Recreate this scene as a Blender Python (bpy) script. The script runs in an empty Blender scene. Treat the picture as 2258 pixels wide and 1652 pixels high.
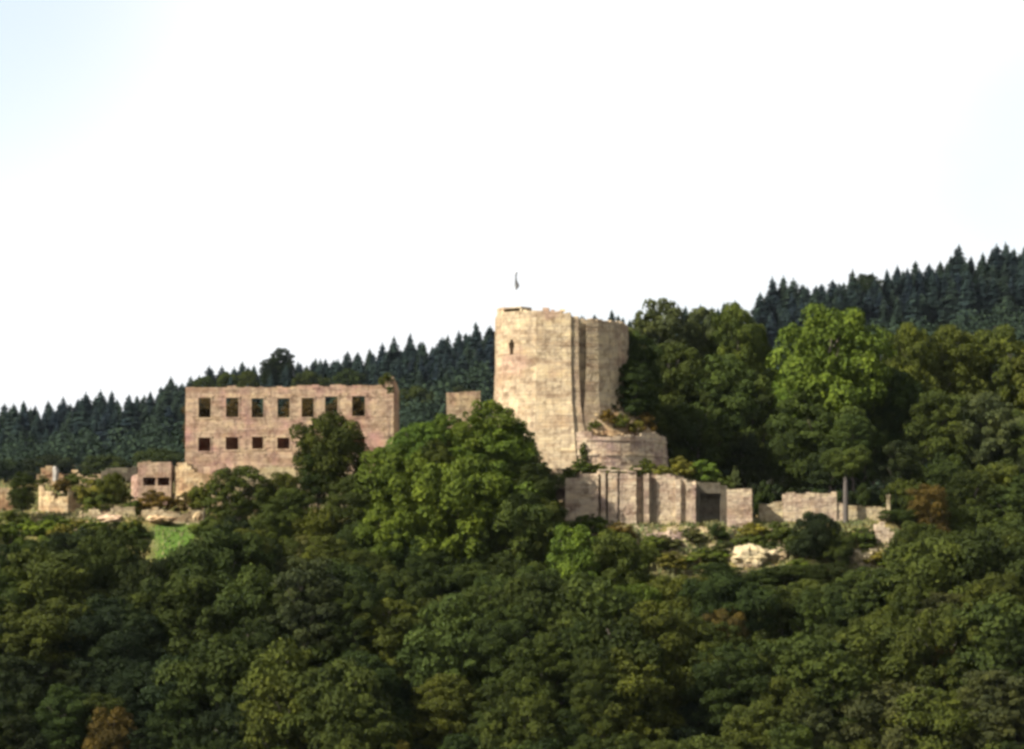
import bpy, math, random
from mathutils import Vector, Matrix, noise
R = math.radians
rnd = random.Random(11)

# ------------------------------------------------------------------ camera, world, sun, exposure
scene = bpy.context.scene
COL = scene.collection
F = 6084.0          # focal length in units of the 2258-unit wide picture
HZ = 1250.0         # level line in the same units
PITCH = math.atan((HZ - 826.0) / F)
cam_d = bpy.data.cameras.new('camera')
cam = bpy.data.objects.new('camera', cam_d)
COL.objects.link(cam)
cam.location = (0, 0, 0)
cam.rotation_euler = (R(90) + PITCH, 0, 0)
cam_d.sensor_width = 36
cam_d.lens = 36 * F / 2258.0
cam_d.clip_start = 0.5
cam_d.clip_end = 12000
scene.camera = cam

SUN_AZ = 62.0       # degrees to the left of the viewing axis, behind the camera
SUN_EL = 37.0
world = bpy.data.worlds.new('World')
scene.world = world
world.use_nodes = True
nt = world.node_tree
nt.nodes.clear()
out = nt.nodes.new('ShaderNodeOutputWorld')
bg = nt.nodes.new('ShaderNodeBackground')
sky = nt.nodes.new('ShaderNodeTexSky')
sky.sky_type = 'NISHITA'
sky.sun_disc = False
sky.sun_elevation = R(SUN_EL)
sky.sun_rotation = R(180 + SUN_AZ)
sky.dust_density = 2.0
tc = nt.nodes.new('ShaderNodeTexCoord')
mp = nt.nodes.new('ShaderNodeMapping')
mp.inputs['Scale'].default_value = (1.0, 1.0, 2.2)
mp.inputs['Location'].default_value = (0.5, 0.0, 0.3)
nz = nt.nodes.new('ShaderNodeTexNoise')
nz.inputs['Scale'].default_value = 2.3
nz.inputs['Detail'].default_value = 5
nz.inputs['Roughness'].default_value = 0.5
cr = nt.nodes.new('ShaderNodeValToRGB')
cr.color_ramp.elements[0].position = 0.28
cr.color_ramp.elements[0].color = (0.7, 0.7, 0.7, 1)
cr.color_ramp.elements[1].position = 0.42
mx = nt.nodes.new('ShaderNodeMixRGB')
mx.inputs['Color2'].default_value = (6.6, 6.7, 6.8, 1)     # thin bright cloud
L = nt.links.new
L(tc.outputs['Generated'], mp.inputs['Vector'])
L(mp.outputs['Vector'], nz.inputs['Vector'])
L(nz.outputs['Fac'], cr.inputs['Fac'])
prev = cr.outputs['Color']
for gd, amt, r0, r1 in (((-0.222, 1.0, 0.235), 0.5, 7.0, 1.0), ((0.20, 1.0, 0.150), 0.30, 3.2, 0.5)):     # two thin places in the cloud
    gv = Vector(gd).normalized()
    dp = nt.nodes.new('ShaderNodeVectorMath'); dp.operation = 'DOT_PRODUCT'
    dp.inputs[1].default_value = gv
    nrm_ = nt.nodes.new('ShaderNodeVectorMath'); nrm_.operation = 'NORMALIZE'
    L(tc.outputs['Generated'], nrm_.inputs[0]); L(nrm_.outputs[0], dp.inputs[0])
    mr = nt.nodes.new('ShaderNodeMapRange'); mr.interpolation_type = 'SMOOTHSTEP'
    mr.inputs['From Min'].default_value = math.cos(R(r0)); mr.inputs['From Max'].default_value = math.cos(R(r1))
    mr.inputs['To Min'].default_value = 0.0; mr.inputs['To Max'].default_value = amt
    L(dp.outputs['Value'], mr.inputs['Value'])
    sb = nt.nodes.new('ShaderNodeMath'); sb.operation = 'SUBTRACT'; sb.use_clamp = True
    L(prev, sb.inputs[0]); L(mr.outputs[0], sb.inputs[1])
    prev = sb.outputs[0]
L(prev, mx.inputs['Fac'])
sm_ = nt.nodes.new('ShaderNodeMixRGB'); sm_.blend_type = 'MULTIPLY'
sm_.inputs['Fac'].default_value = 1.0; sm_.inputs['Color2'].default_value = (1.45, 1.45, 1.45, 1)
L(sky.outputs['Color'], sm_.inputs['Color1'])
L(sm_.outputs['Color'], mx.inputs['Color1'])
L(mx.outputs['Color'], bg.inputs['Color'])
bg.inputs['Strength'].default_value = 0.05
L(bg.outputs['Background'], out.inputs['Surface'])

sun_d = bpy.data.lights.new('sun', 'SUN')
sun_d.energy = 5.0
sun_d.angle = R(0.53)
sun_d.color = (1.0, 0.93, 0.80)
sun = bpy.data.objects.new('sun', sun_d)
COL.objects.link(sun)
to_sun = Vector((-math.sin(R(SUN_AZ)) * math.cos(R(SUN_EL)), -math.cos(R(SUN_AZ)) * math.cos(R(SUN_EL)), math.sin(R(SUN_EL))))
sun.rotation_euler = to_sun.to_track_quat('Z', 'Y').to_euler()
sun.location = (-60, -60, 90)

scene.view_settings.view_transform = 'Standard'
scene.view_settings.look = 'None'
scene.view_settings.gamma = 1.0
scene.view_settings.exposure = 1.7
scene.view_settings.use_curve_mapping = False
scene.render.engine = 'CYCLES'
scene.cycles.use_denoising = True
scene.cycles.max_bounces = 5
scene.cycles.diffuse_bounces = 3
scene.cycles.pixel_filter_type = 'BLACKMAN_HARRIS'
scene.cycles.filter_width = 3.3      # the photograph's soft lens

# ------------------------------------------------------------------ picture position -> place
def P(vx, vy, Y):
    a = (vx - 1129.0) / F
    u = (826.0 - vy) / F
    c, s = math.cos(PITCH), math.sin(PITCH)
    dy = c - u * s
    dz = s + u * c
    k = Y / dy
    return Vector((a * k, Y, dz * k))

def X(vx, Y): return P(vx, 1100, Y).x
def Z(vy, Y): return P(1129, vy, Y).z
def VX(x, Y): return 1129 + x / Y * F * 1.0024
def M(px, Y): return px * Y / F

def lerp_list(pts, x):
    if x <= pts[0][0]: return pts[0][1]
    for (a, b), (c, d) in zip(pts, pts[1:]):
        if x <= c: return b + (d - b) * (x - a) / (c - a)
    return pts[-1][1]

def smooth(a, b, x):
    t = max(0.0, min(1.0, (x - a) / (b - a)))
    return t * t * (3 - 2 * t)

# ------------------------------------------------------------------ materials
def mat(name):
    m = bpy.data.materials.new(name)
    m.use_nodes = True
    n = m.node_tree
    b = n.nodes['Principled BSDF']
    return m, n, b

def node(n, t, **kw):
    q = n.nodes.new(t)
    for k, v in kw.items():
        if k in q.inputs: q.inputs[k].default_value = v
        else: setattr(q, k, v)
    return q

def ramp(n, fac, stops):
    r = n.nodes.new('ShaderNodeValToRGB')
    e = r.color_ramp.elements
    while len(e) > 1: e.remove(e[-1])
    e[0].position = stops[0][0]; e[0].color = (*stops[0][1], 1)
    for p, c in stops[1:]:
        q = e.new(p); q.color = (*c, 1)
    n.links.new(fac, r.inputs['Fac'])
    return r.outputs['Color']

def mixc(n, mode, fac, a, b):
    q = n.nodes.new('ShaderNodeMixRGB')
    q.blend_type = mode
    for s, v in (('Fac', fac), ('Color1', a), ('Color2', b)):
        if hasattr(v, 'is_linked') or hasattr(v, 'links'): n.links.new(v, q.inputs[s])
        elif s == 'Fac': q.inputs[s].default_value = v
        else: q.inputs[s].default_value = (*v, 1)
    return q.outputs['Color']

def stone_mat(name, c1, c2, c3, stain, big=0.16, streak=0.6):
    """weathered masonry: large blotches, per-stone tone, vertical run-off streaks, fine bump"""
    c1, c2, c3, stain = [tuple(q * 0.515 for q in c) for c in (c1, c2, c3, stain)]
    m, n, b = mat(name)
    geo = node(n, 'ShaderNodeNewGeometry')
    pos = geo.outputs['Position']
    n1 = node(n, 'ShaderNodeTexNoise', Scale=big, Detail=6.0, Roughness=0.62)
    n.links.new(pos, n1.inputs['Vector'])
    base = ramp(n, n1.outputs['Fac'], [(0.36, c3), (0.46, c1), (0.54, c2), (0.66, c1)])
    at = node(n, 'ShaderNodeAttribute', attribute_name='tone')
    tone = ramp(n, at.outputs['Fac'], [(0.0, (0.62, 0.57, 0.55)), (0.35, (0.90, 0.88, 0.86)), (0.75, (1.0, 0.99, 0.97)), (1.0, (1.14, 1.12, 1.06))])
    base = mixc(n, 'MULTIPLY', 1.0, base, tone)
    mb_ = node(n, 'ShaderNodeMapping'); mb_.inputs['Scale'].default_value = (0.10, 0.10, 0.75)
    n.links.new(pos, mb_.inputs['Vector'])
    nb = node(n, 'ShaderNodeTexNoise', Scale=1.0, Detail=3.0, Roughness=0.6)
    n.links.new(mb_.outputs['Vector'], nb.inputs['Vector'])
    base = mixc(n, 'MULTIPLY', 0.9, base, ramp(n, nb.outputs['Fac'], [(0.36, (0.74, 0.66, 0.62)), (0.5, (1, 1, 1)), (0.64, (1.12, 1.10, 1.0))]))
    mp_ = node(n, 'ShaderNodeMapping'); mp_.inputs['Scale'].default_value = (1.1, 1.1, 0.07)
    n.links.new(pos, mp_.inputs['Vector'])
    n2 = node(n, 'ShaderNodeTexNoise', Scale=0.8, Detail=4.0, Roughness=0.6)
    n.links.new(mp_.outputs['Vector'], n2.inputs['Vector'])
    sf = ramp(n, n2.outputs['Fac'], [(0.50, (0, 0, 0)), (0.68, (streak,) * 3)])
    base = mixc(n, 'MIX', sf, base, stain)
    n3 = node(n, 'ShaderNodeTexNoise', Scale=0.9, Detail=5.0, Roughness=0.7)
    n.links.new(pos, n3.inputs['Vector'])
    sp = ramp(n, n3.outputs['Fac'], [(0.38, (0.58, 0.53, 0.50)), (0.50, (1, 1, 1)), (0.66, (1.15, 1.12, 1.02))])
    base = mixc(n, 'MULTIPLY', 0.9, base, sp)
    n.links.new(base, b.inputs['Base Color'])
    b.inputs['Roughness'].default_value = 0.92
    b.inputs['Specular IOR Level'].default_value = 0.15
    n4 = node(n, 'ShaderNodeTexNoise', Scale=5.0, Detail=5.0)
    n.links.new(pos, n4.inputs['Vector'])
    bp = node(n, 'ShaderNodeBump', Strength=0.6, Distance=0.12)
    n.links.new(n4.outputs['Fac'], bp.inputs['Height'])
    n.links.new(bp.outputs['Normal'], b.inputs['Normal'])
    return m

KEEP = stone_mat('keep_sandstone', (0.57, 0.455, 0.31), (0.64, 0.535, 0.375), (0.51, 0.36, 0.27), (0.33, 0.25, 0.18))
HALL = stone_mat('hall_red_sandstone', (0.57, 0.40, 0.30), (0.62, 0.48, 0.335), (0.53, 0.32, 0.285), (0.31, 0.205, 0.17), big=0.2)
CURT = stone_mat('curtain_sandstone', (0.62, 0.49, 0.375), (0.70, 0.59, 0.44), (0.46, 0.335, 0.295), (0.28, 0.21, 0.18), big=0.22)
PALE = stone_mat('pale_limestone', (0.52, 0.43, 0.28), (0.58, 0.50, 0.34), (0.40, 0.31, 0.19), (0.28, 0.22, 0.14), big=0.5, streak=0.4)
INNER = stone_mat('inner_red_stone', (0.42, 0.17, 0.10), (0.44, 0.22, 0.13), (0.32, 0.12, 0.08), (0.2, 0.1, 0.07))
OCHRE = stone_mat('ochre_rubble', (0.56, 0.41, 0.24), (0.64, 0.52, 0.34), (0.45, 0.28, 0.17), (0.28, 0.20, 0.12), big=0.4)

def leaf_mat(name, sat=1.0, spread=0.5):
    m, n, b = mat(name)
    oi = node(n, 'ShaderNodeObjectInfo')
    at = node(n, 'ShaderNodeAttribute', attribute_name='tone')
    tone = ramp(n, at.outputs['Fac'], [(0.0, (0.62, 0.66, 0.7)), (0.5, (1, 1, 1)), (1.0, (1.5, 1.4, 1.1))])
    c = mixc(n, 'MULTIPLY', 1.0, oi.outputs['Color'], tone)
    geo = node(n, 'ShaderNodeNewGeometry')
    n1 = node(n, 'ShaderNodeTexNoise', Scale=0.28, Detail=3.0)
    n.links.new(geo.outputs['Position'], n1.inputs['Vector'])
    v = ramp(n, n1.outputs['Fac'], [(0.35, (0.68, 0.72, 0.78)), (0.5, (1, 1, 1)), (0.66, (1.18, 1.15, 0.9))])
    c = mixc(n, 'MULTIPLY', 0.8, c, v)
    n.links.new(c, b.inputs['Base Color'])
    b.inputs['Roughness'].default_value = 0.8
    b.inputs['Specular IOR Level'].default_value = 0.05
    tr = node(n, 'ShaderNodeBsdfTranslucent')
    n.links.new(mixc(n, 'MULTIPLY', 1.0, c, (1.1, 1.3, 0.6)), tr.inputs['Color'])
    ms = node(n, 'ShaderNodeMixShader', Fac=0.12)
    n.links.new(b.outputs[0], ms.inputs[1]); n.links.new(tr.outputs[0], ms.inputs[2])
    n.links.new(ms.outputs[0], n.nodes['Material Output'].inputs['Surface'])
    return m

LEAF = leaf_mat('broadleaf_foliage')
NEEDLE = leaf_mat('conifer_needles')

def simple_mat(name, c1, c2, scale=3.0, rough=0.85):
    m, n, b = mat(name)
    geo = node(n, 'ShaderNodeNewGeometry')
    n1 = node(n, 'ShaderNodeTexNoise', Scale=scale, Detail=5.0)
    n.links.new(geo.outputs['Position'], n1.inputs['Vector'])
    c = ramp(n, n1.outputs['Fac'], [(0.35, c1), (0.65, c2)])
    n.links.new(c, b.inputs['Base Color'])
    b.inputs['Roughness'].default_value = rough
    return m

BARK = simple_mat('bark', (0.03, 0.023, 0.017), (0.08, 0.062, 0.046), 4.0)
PALEBARK = simple_mat('pale_bark', (0.025, 0.02, 0.016), (0.055, 0.045, 0.037), 4.0)
POLE = simple_mat('pole_paint', (0.74, 0.74, 0.73), (0.82, 0.82, 0.81), 2.0, 0.5)
CLOTH = simple_mat('flag_cloth', (0.035, 0.035, 0.036), (0.12, 0.12, 0.12), 2.6, 0.9)
PLASTER = simple_mat('white_plaster', (0.13, 0.115, 0.10), (0.24, 0.22, 0.195), 1.5)
STOPM = simple_mat('light_stop_stone', (0.32, 0.23, 0.17), (0.42, 0.32, 0.23), 1.5)  # for the unseen slab that keeps the keep's inside dark

def ground_mat():
    m, n, b = mat('hillside_ground')
    geo = node(n, 'ShaderNodeNewGeometry')
    pos = geo.outputs['Position']
    n1 = node(n, 'ShaderNodeTexNoise', Scale=0.13, Detail=7.0, Roughness=0.65)
    n.links.new(pos, n1.inputs['Vector'])
    g = ramp(n, n1.outputs['Fac'], [(0.33, (0.06, 0.06, 0.02)), (0.44, (0.09, 0.085, 0.03)), (0.52, (0.145, 0.11, 0.045)), (0.60, (0.07, 0.08, 0.022)), (0.70, (0.19, 0.145, 0.085))])
    n2 = node(n, 'ShaderNodeTexNoise', Scale=1.6, Detail=5.0, Roughness=0.7)
    n.links.new(pos, n2.inputs['Vector'])
    g = mixc(n, 'MULTIPLY', 0.85, g, ramp(n, n2.outputs['Fac'], [(0.35, (0.5, 0.5, 0.5)), (0.6, (1.25, 1.2, 1.1))]))
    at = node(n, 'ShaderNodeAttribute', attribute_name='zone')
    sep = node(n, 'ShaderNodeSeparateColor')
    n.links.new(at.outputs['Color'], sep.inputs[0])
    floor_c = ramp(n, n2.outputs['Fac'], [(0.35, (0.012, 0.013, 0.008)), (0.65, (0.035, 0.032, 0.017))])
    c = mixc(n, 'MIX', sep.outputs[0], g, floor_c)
    lawn = ramp(n, n2.outputs['Fac'], [(0.32, (0.030, 0.056, 0.009)), (0.5, (0.044, 0.082, 0.011)), (0.68, (0.066, 0.092, 0.016))])
    c = mixc(n, 'MIX', sep.outputs[1], c, lawn)
    n.links.new(c, b.inputs['Base Color'])
    b.inputs['Roughness'].default_value = 0.95
    b.inputs['Specular IOR Level'].default_value = 0.1
    bp = node(n, 'ShaderNodeBump', Strength=0.8, Distance=0.4)
    n.links.new(n2.outputs['Fac'], bp.inputs['Height'])
    n.links.new(bp.outputs['Normal'], b.inputs['Normal'])
    return m
GROUND = ground_mat()

# ------------------------------------------------------------------ object helpers
def tag(o, label=None, cat=None, group=None, kind=None):
    if label: o['label'] = label
    if cat: o['category'] = cat
    if group: o['group'] = group
    if kind: o['kind'] = kind
    return o

def empty(name, loc, label, cat, group=None, rz=0.0):
    o = bpy.data.objects.new(name, None)
    COL.objects.link(o)
    o.location = loc
    o.rotation_euler = (0, 0, rz)
    o.empty_display_size = 0.5
    return tag(o, label, cat, group)

def mesh(name, V, Fc, m, tones=None, smooth_=False):
    me = bpy.data.meshes.new(name)
    me.from_pydata([tuple(v) for v in V], [], Fc)
    if tones is not None:
        a = me.attributes.new('tone', 'FLOAT', 'FACE')
        a.data.foreach_set('value', tones)
    if m: me.materials.append(m)
    if smooth_:
        me.polygons.foreach_set('use_smooth', [True] * len(me.polygons))
    me.update()
    return me

def link(name, me, parent=None, loc=None, kind=None):
    o = bpy.data.objects.new(name, me)
    COL.objects.link(o)
    if parent:
        o.parent = parent
        if loc is not None: o.location = loc
    elif loc is not None: o.location = loc
    if kind: o['kind'] = kind
    return o

class MB:
    def __init__(self): self.V, self.Fc, self.T = [], [], []
    def hexa(self, c8, tone=0.5, skip=()):
        """c8: bottom 4 (ccw from above) then top 4"""
        b = len(self.V)
        self.V += c8
        for i, f in enumerate(((3, 2, 1, 0), (4, 5, 6, 7), (0, 1, 5, 4), (1, 2, 6, 5), (2, 3, 7, 6), (3, 0, 4, 7))):
            if i in skip: continue
            self.Fc.append(tuple(b + k for k in f)); self.T.append(tone)
    def box(self, x0, x1, y0, y1, z0, z1, tone=0.5):
        self.hexa([(x0, y0, z0), (x1, y0, z0), (x1, y1, z0), (x0, y1, z0), (x0, y0, z1), (x1, y0, z1), (x1, y1, z1), (x0, y1, z1)], tone)
    def tube(self, pts, radii, n=7, tone=0.5):
        b = len(self.V)
        for i, p in enumerate(pts):
            p = Vector(p)
            d = (Vector(pts[min(i + 1, len(pts) - 1)]) - Vector(pts[max(i - 1, 0)])).normalized()
            u = d.orthogonal().normalized(); w = d.cross(u)
            for k in range(n):
                a = 2 * math.pi * k / n
                self.V.append(p + (u * math.cos(a) + w * math.sin(a)) * radii[i])
        for i in range(len(pts) - 1):
            for k in range(n):
                self.Fc.append((b + i * n + k, b + i * n + (k + 1) % n, b + (i + 1) * n + (k + 1) % n, b + (i + 1) * n + k)); self.T.append(tone)
        self.Fc.append(tuple(b + (len(pts) - 1) * n + k for k in range(n))); self.T.append(tone)
    def build(self, name, m, parent=None, org=None, kind=None, smooth_=False):
        V = self.V if org is None else [(v[0] - org[0], v[1] - org[1], v[2] - org[2]) for v in self.V]
        me = mesh(name, V, self.Fc, m, self.T, smooth_)
        return link(name, me, parent, (org if (org is not None and parent is None) else None), kind)

# ------------------------------------------------------------------ ground
RIDGE = [(-1500, 960), (-400, 935), (0, 905), (150, 888), (300, 868), (420, 845), (480, 828), (570, 812), (740, 792), (850, 765), (930, 758), (1000, 742), (1060, 728),
         (1090, 715), (1300, 692), (1450, 680), (1690, 662), (1740, 634), (1800, 622), (1910, 612), (2000, 596), (2050, 582), (2140, 568), (2200, 562), (2258, 550), (2600, 515), (3600, 470)]
YR = 1150.0
PROF = [(-400, -2), (15, -2.2), (120, -70), (255, -72), (300, -52), (330, -33), (350, -18), (365, -7), (374, -0.5), (381, 4.6), (388, 6.6), (394, 8.0), (400, 10.8),
        (406, 12.2), (450, 12.5), (520, -5), (650, -48), (800, -60)]
def ridge_z(x):
    v = VX(x, YR)
    s = 0
    for k in (-60, -30, 0, 30, 60): s += lerp_list(RIDGE, v + k)
    return Z(s / 5, YR) - 17.3
def ground(x, y):
    lo = lerp_list(PROF, y)
    if y > 600:
        rz = ridge_z(x)
        if y < YR: t = smooth(640, YR, y); far = -55 + (rz + 55) * (0.35 * t + 0.65 * ((y - 640) / (YR - 640) if y > 640 else 0))
        else: far = rz + 8 - 8 * math.exp(-(y - YR) / 50) - min(160, (y - YR) * 0.06)
        z = lo + (far - lo) * smooth(600, 760, y)
    else: z = lo
    k = smooth(180, 300, y) * (1 - smooth(520, 640, y))
    z += k * 1.1 * noise.noise(Vector((x * 0.045, y * 0.07, 0.3)))
    z += 0.35 * noise.noise(Vector((x * 0.2, y * 0.2, 4.0)))
    # the spur ends fall away well outside the picture
    d = max(0.0, abs(x) - 110)
    if y > 200 and y < 620: z -= min(60, d * 0.25) * smooth(220, 330, y) * (1 - smooth(480, 600, y))
    if y > 380 and y < 520:
        v = VX(x, y)
        z -= 4.0 * smooth(1600, 1670, v) * smooth(390, 397, y) * (1 - smooth(460, 520, y))
    if y > 360 and y < 560:
        z -= 8.0 * smooth(1975, 2060, VX(x, y)) * smooth(370, 384, y) * (1 - smooth(460, 560, y))
    # mound that carries the keep
    xt, r = X(1270, 402), math.hypot(x - X(1270, 402), (y - 402))
    z += 2.6 * (1 - smooth(9, 20, r))
    return z

def make_ground():
    xs, ys = [], []
    def span(a, b, s, out_):
        v = a
        while v < b - 1e-6: out_.append(v); v += s
    for a, b, s in ((-6000, -1200, 300), (-1200, -300, 50), (-300, -96, 12), (-96, 96, 1.3), (96, 300, 12), (300, 1200, 50), (1200, 6001, 300)): span(a, b, s, xs)
    for a, b, s in ((-1500, -100, 200), (-100, 140, 15), (140, 300, 10), (300, 360, 3), (360, 420, 1.2), (420, 520, 5), (520, 1300, 13), (1300, 2000, 60), (2000, 9001, 500)): span(a, b, s, ys)
    V = [(x, y, ground(x, y)) for y in ys for x in xs]
    nx = len(xs)
    Fc = [(j * nx + i, j * nx + i + 1, (j + 1) * nx + i + 1, (j + 1) * nx + i) for j in range(len(ys) - 1) for i in range(nx - 1)]
    me = mesh('hillside', V, Fc, GROUND, None, True)
    a = me.color_attributes.new('zone', 'FLOAT_COLOR', 'POINT')
    cols = []
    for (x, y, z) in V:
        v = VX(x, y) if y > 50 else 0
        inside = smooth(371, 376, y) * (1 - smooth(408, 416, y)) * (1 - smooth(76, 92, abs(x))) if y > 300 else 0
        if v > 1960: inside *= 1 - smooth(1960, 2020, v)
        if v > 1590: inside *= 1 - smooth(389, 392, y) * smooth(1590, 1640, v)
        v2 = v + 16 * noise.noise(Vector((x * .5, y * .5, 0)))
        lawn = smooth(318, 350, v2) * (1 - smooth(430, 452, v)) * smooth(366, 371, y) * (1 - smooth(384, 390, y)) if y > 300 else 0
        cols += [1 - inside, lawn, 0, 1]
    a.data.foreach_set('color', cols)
    o = link('hillside', me)
    tag(o, kind='structure')
make_ground()

# ------------------------------------------------------------------ masonry
class Path:
    def __init__(self, pts, closed=False):
        self.p = [Vector((x, y)) for x, y in pts]
        if closed: self.p.append(self.p[0].copy())
        self.closed = closed
        q = [self.p[0]]
        for a, b in zip(self.p, self.p[1:]):      # extra vertices keep wall ends square to the face
            l = (b - a).length
            if l > 3.5: q += [a.lerp(b, 1.3 / l), a.lerp(b, 1 - 1.3 / l)]
            q.append(b)
        self.p = q
        self.s = [0.0]
        for a, b in zip(self.p, self.p[1:]): self.s.append(self.s[-1] + (b - a).length)
        nr = []
        for a, b in zip(self.p, self.p[1:]):
            d = (b - a).normalized(); nr.append(Vector((d.y, -d.x)))
        self.m = []
        for i in range(len(self.p)):
            if i == 0: a, b = (nr[-1] if closed else nr[0]), nr[0]
            elif i == len(self.p) - 1: a, b = nr[-1], (nr[0] if closed else nr[-1])
            else: a, b = nr[i - 1], nr[i]
            q = (a + b)
            self.m.append(q / max(0.35, q.dot(a)))
    def at(self, s, d=0.0):
        s = max(0.0, min(self.s[-1], s))
        for i in range(len(self.s) - 1):
            if s <= self.s[i + 1] or i == len(self.s) - 2:
                t = (s - self.s[i]) / (self.s[i + 1] - self.s[i])
                return self.p[i].lerp(self.p[i + 1], t) + self.m[i].lerp(self.m[i + 1], t) * d
    def find(self, vx):
        best, bs = 1e9, 0
        N = 900
        for k in range(N + 1):
            s = self.s[-1] * k / N
            q = self.at(s)
            e = abs(VX(q.x, q.y) - vx) + (q.y - min(p.y for p in self.p)) * 1.0
            if e < best: best, bs = e, s
        return bs

def make_wall(parent, org, path, thick, bottom, top, openings, m, flare=None, course=0.42, stone=0.85, jit=0.07, seed=1, back=False, step=1.1, rough=0.0, core_m=None, wallname='wall'):
    """core wall with real openings, faced with individual courses of stones.
    openings: list of (s0, s1, z0, z1); bottom, top: functions of s; flare(s, z): outward offset"""
    r = random.Random(seed)
    fl = flare or (lambda s, z: 0.0)
    def pt(s, z, d):
        q = path.at(s, d + fl(s, z))
        return (q.x, q.y, z)
    Ltot = path.s[-1]
    core = MB()
    edges = set(path.s)
    for o in openings: edges.add(o[0]); edges.add(o[1])
    base = sorted(edges)
    E = []
    for a, b in zip(base, base[1:]):
        n_ = max(1, int(math.ceil((b - a) / step)))
        E += [a + (b - a) * k / n_ for k in range(n_)]
    E.append(base[-1])
    for a, b in zip(E, E[1:]):
        if b - a < 1e-4: continue
        mid = (a + b) / 2
        zt = top(mid) - 0.06 - r.random() * rough
        zb = bottom(mid)
        cuts = sorted((o[2], o[3]) for o in openings if o[0] - 1e-4 <= a and b <= o[1] + 1e-4)
        z = zb
        spans = []
        for c0, c1 in cuts:
            if c0 > z: spans.append((z, min(c0, zt)))
            z = max(z, c1)
        if z < zt: spans.append((z, zt))
        for z0, z1 in spans:
            if z1 - z0 < 0.02: continue
            n_ = max(1, int((z1 - z0) / 3.0)) if flare else 1
            for k in range(n_):
                u0, u1 = z0 + (z1 - z0) * k / n_, z0 + (z1 - z0) * (k + 1) / n_
                core.hexa([pt(a, u0, 0), pt(b, u0, 0), pt(b, u0, -thick), pt(a, u0, -thick), pt(a, u1, 0), pt(b, u1, 0), pt(b, u1, -thick), pt(a, u1, -thick)], 0.35 + 0.3 * r.random())
    cw = core.build(wallname, core_m or m, parent, org)
    st = MB()
    zmin = min(bottom(s) for s in E); zmax = max(top(s) for s in E)
    ze = sorted({round(v, 3) for o in openings for v in (o[2], o[3])})
    z = zmin; reg = []
    while z < zmax + course:
        reg.append(z); z += course * (0.85 + 0.3 * r.random())
    reg = [v for v in reg if all(abs(v - q) > 0.14 for q in ze)]
    rows = sorted(reg + [v for v in ze if zmin < v < zmax])
    for z0, z1 in zip(rows, rows[1:]):
        rowtone = (r.random() - 0.5) * 0.16
        segs = []
        for a, b in zip(path.s, path.s[1:]):
            cuts = sorted((o[0], o[1]) for o in openings if o[2] <= z0 + 1e-3 and o[3] >= z1 - 1e-3 and o[1] > a and o[0] < b)
            s = a
            for c0, c1 in cuts:
                if c0 > s: segs.append((s, c0))
                s = max(s, c1)
            if s < b: segs.append((s, b))
        for a, b in segs:
            s = a
            while s < b - 0.01:
                w = stone * (0.55 + 0.9 * r.random())
                e = s + w
                if b - e < 0.3: e = b
                mid = (s + e) / 2
                zb = bottom(mid)
                if z1 > zb + 0.05:
                    zt = min(z1, top(mid) - r.random() * rough * 0.6)
                    q0 = max(z0, zb)
                    if zt - q0 > 0.07:
                        g = 0.02
                        d = 0.015 + jit * r.random() ** 1.5
                        d2 = d + (r.random() - 0.5) * 0.03
                        tone = min(1, max(0, 0.5 + rowtone + r.gauss(0, 0.2)))
                        st.hexa([pt(s + g, q0 + g, d), pt(e - g, q0 + g, d2), pt(e - g, q0 + g, -0.25), pt(s + g, q0 + g, -0.25),
                                 pt(s + g, zt - g, d2), pt(e - g, zt - g, d), pt(e - g, zt - g, -0.25), pt(s + g, zt - g, -0.25)], tone, skip=(4,))
                s = e
    st.build('stonework', m, parent, org, kind='stuff')
    return cw

def v_top(path, pts, Yr, ragged=0.0, seed=0.0):
    def f(s):
        q = path.at(s)
        v = lerp_list(pts, VX(q.x, q.y))
        return Z(v, Yr) + ragged * noise.noise(Vector((s * 0.6, seed, 0)))
    return f

def v_open(path, x0, x1, y0, y1, Yr):
    a, b = path.find(x0), path.find(x1)
    return (a, b, Z(y1, Yr), Z(y0, Yr))

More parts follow.
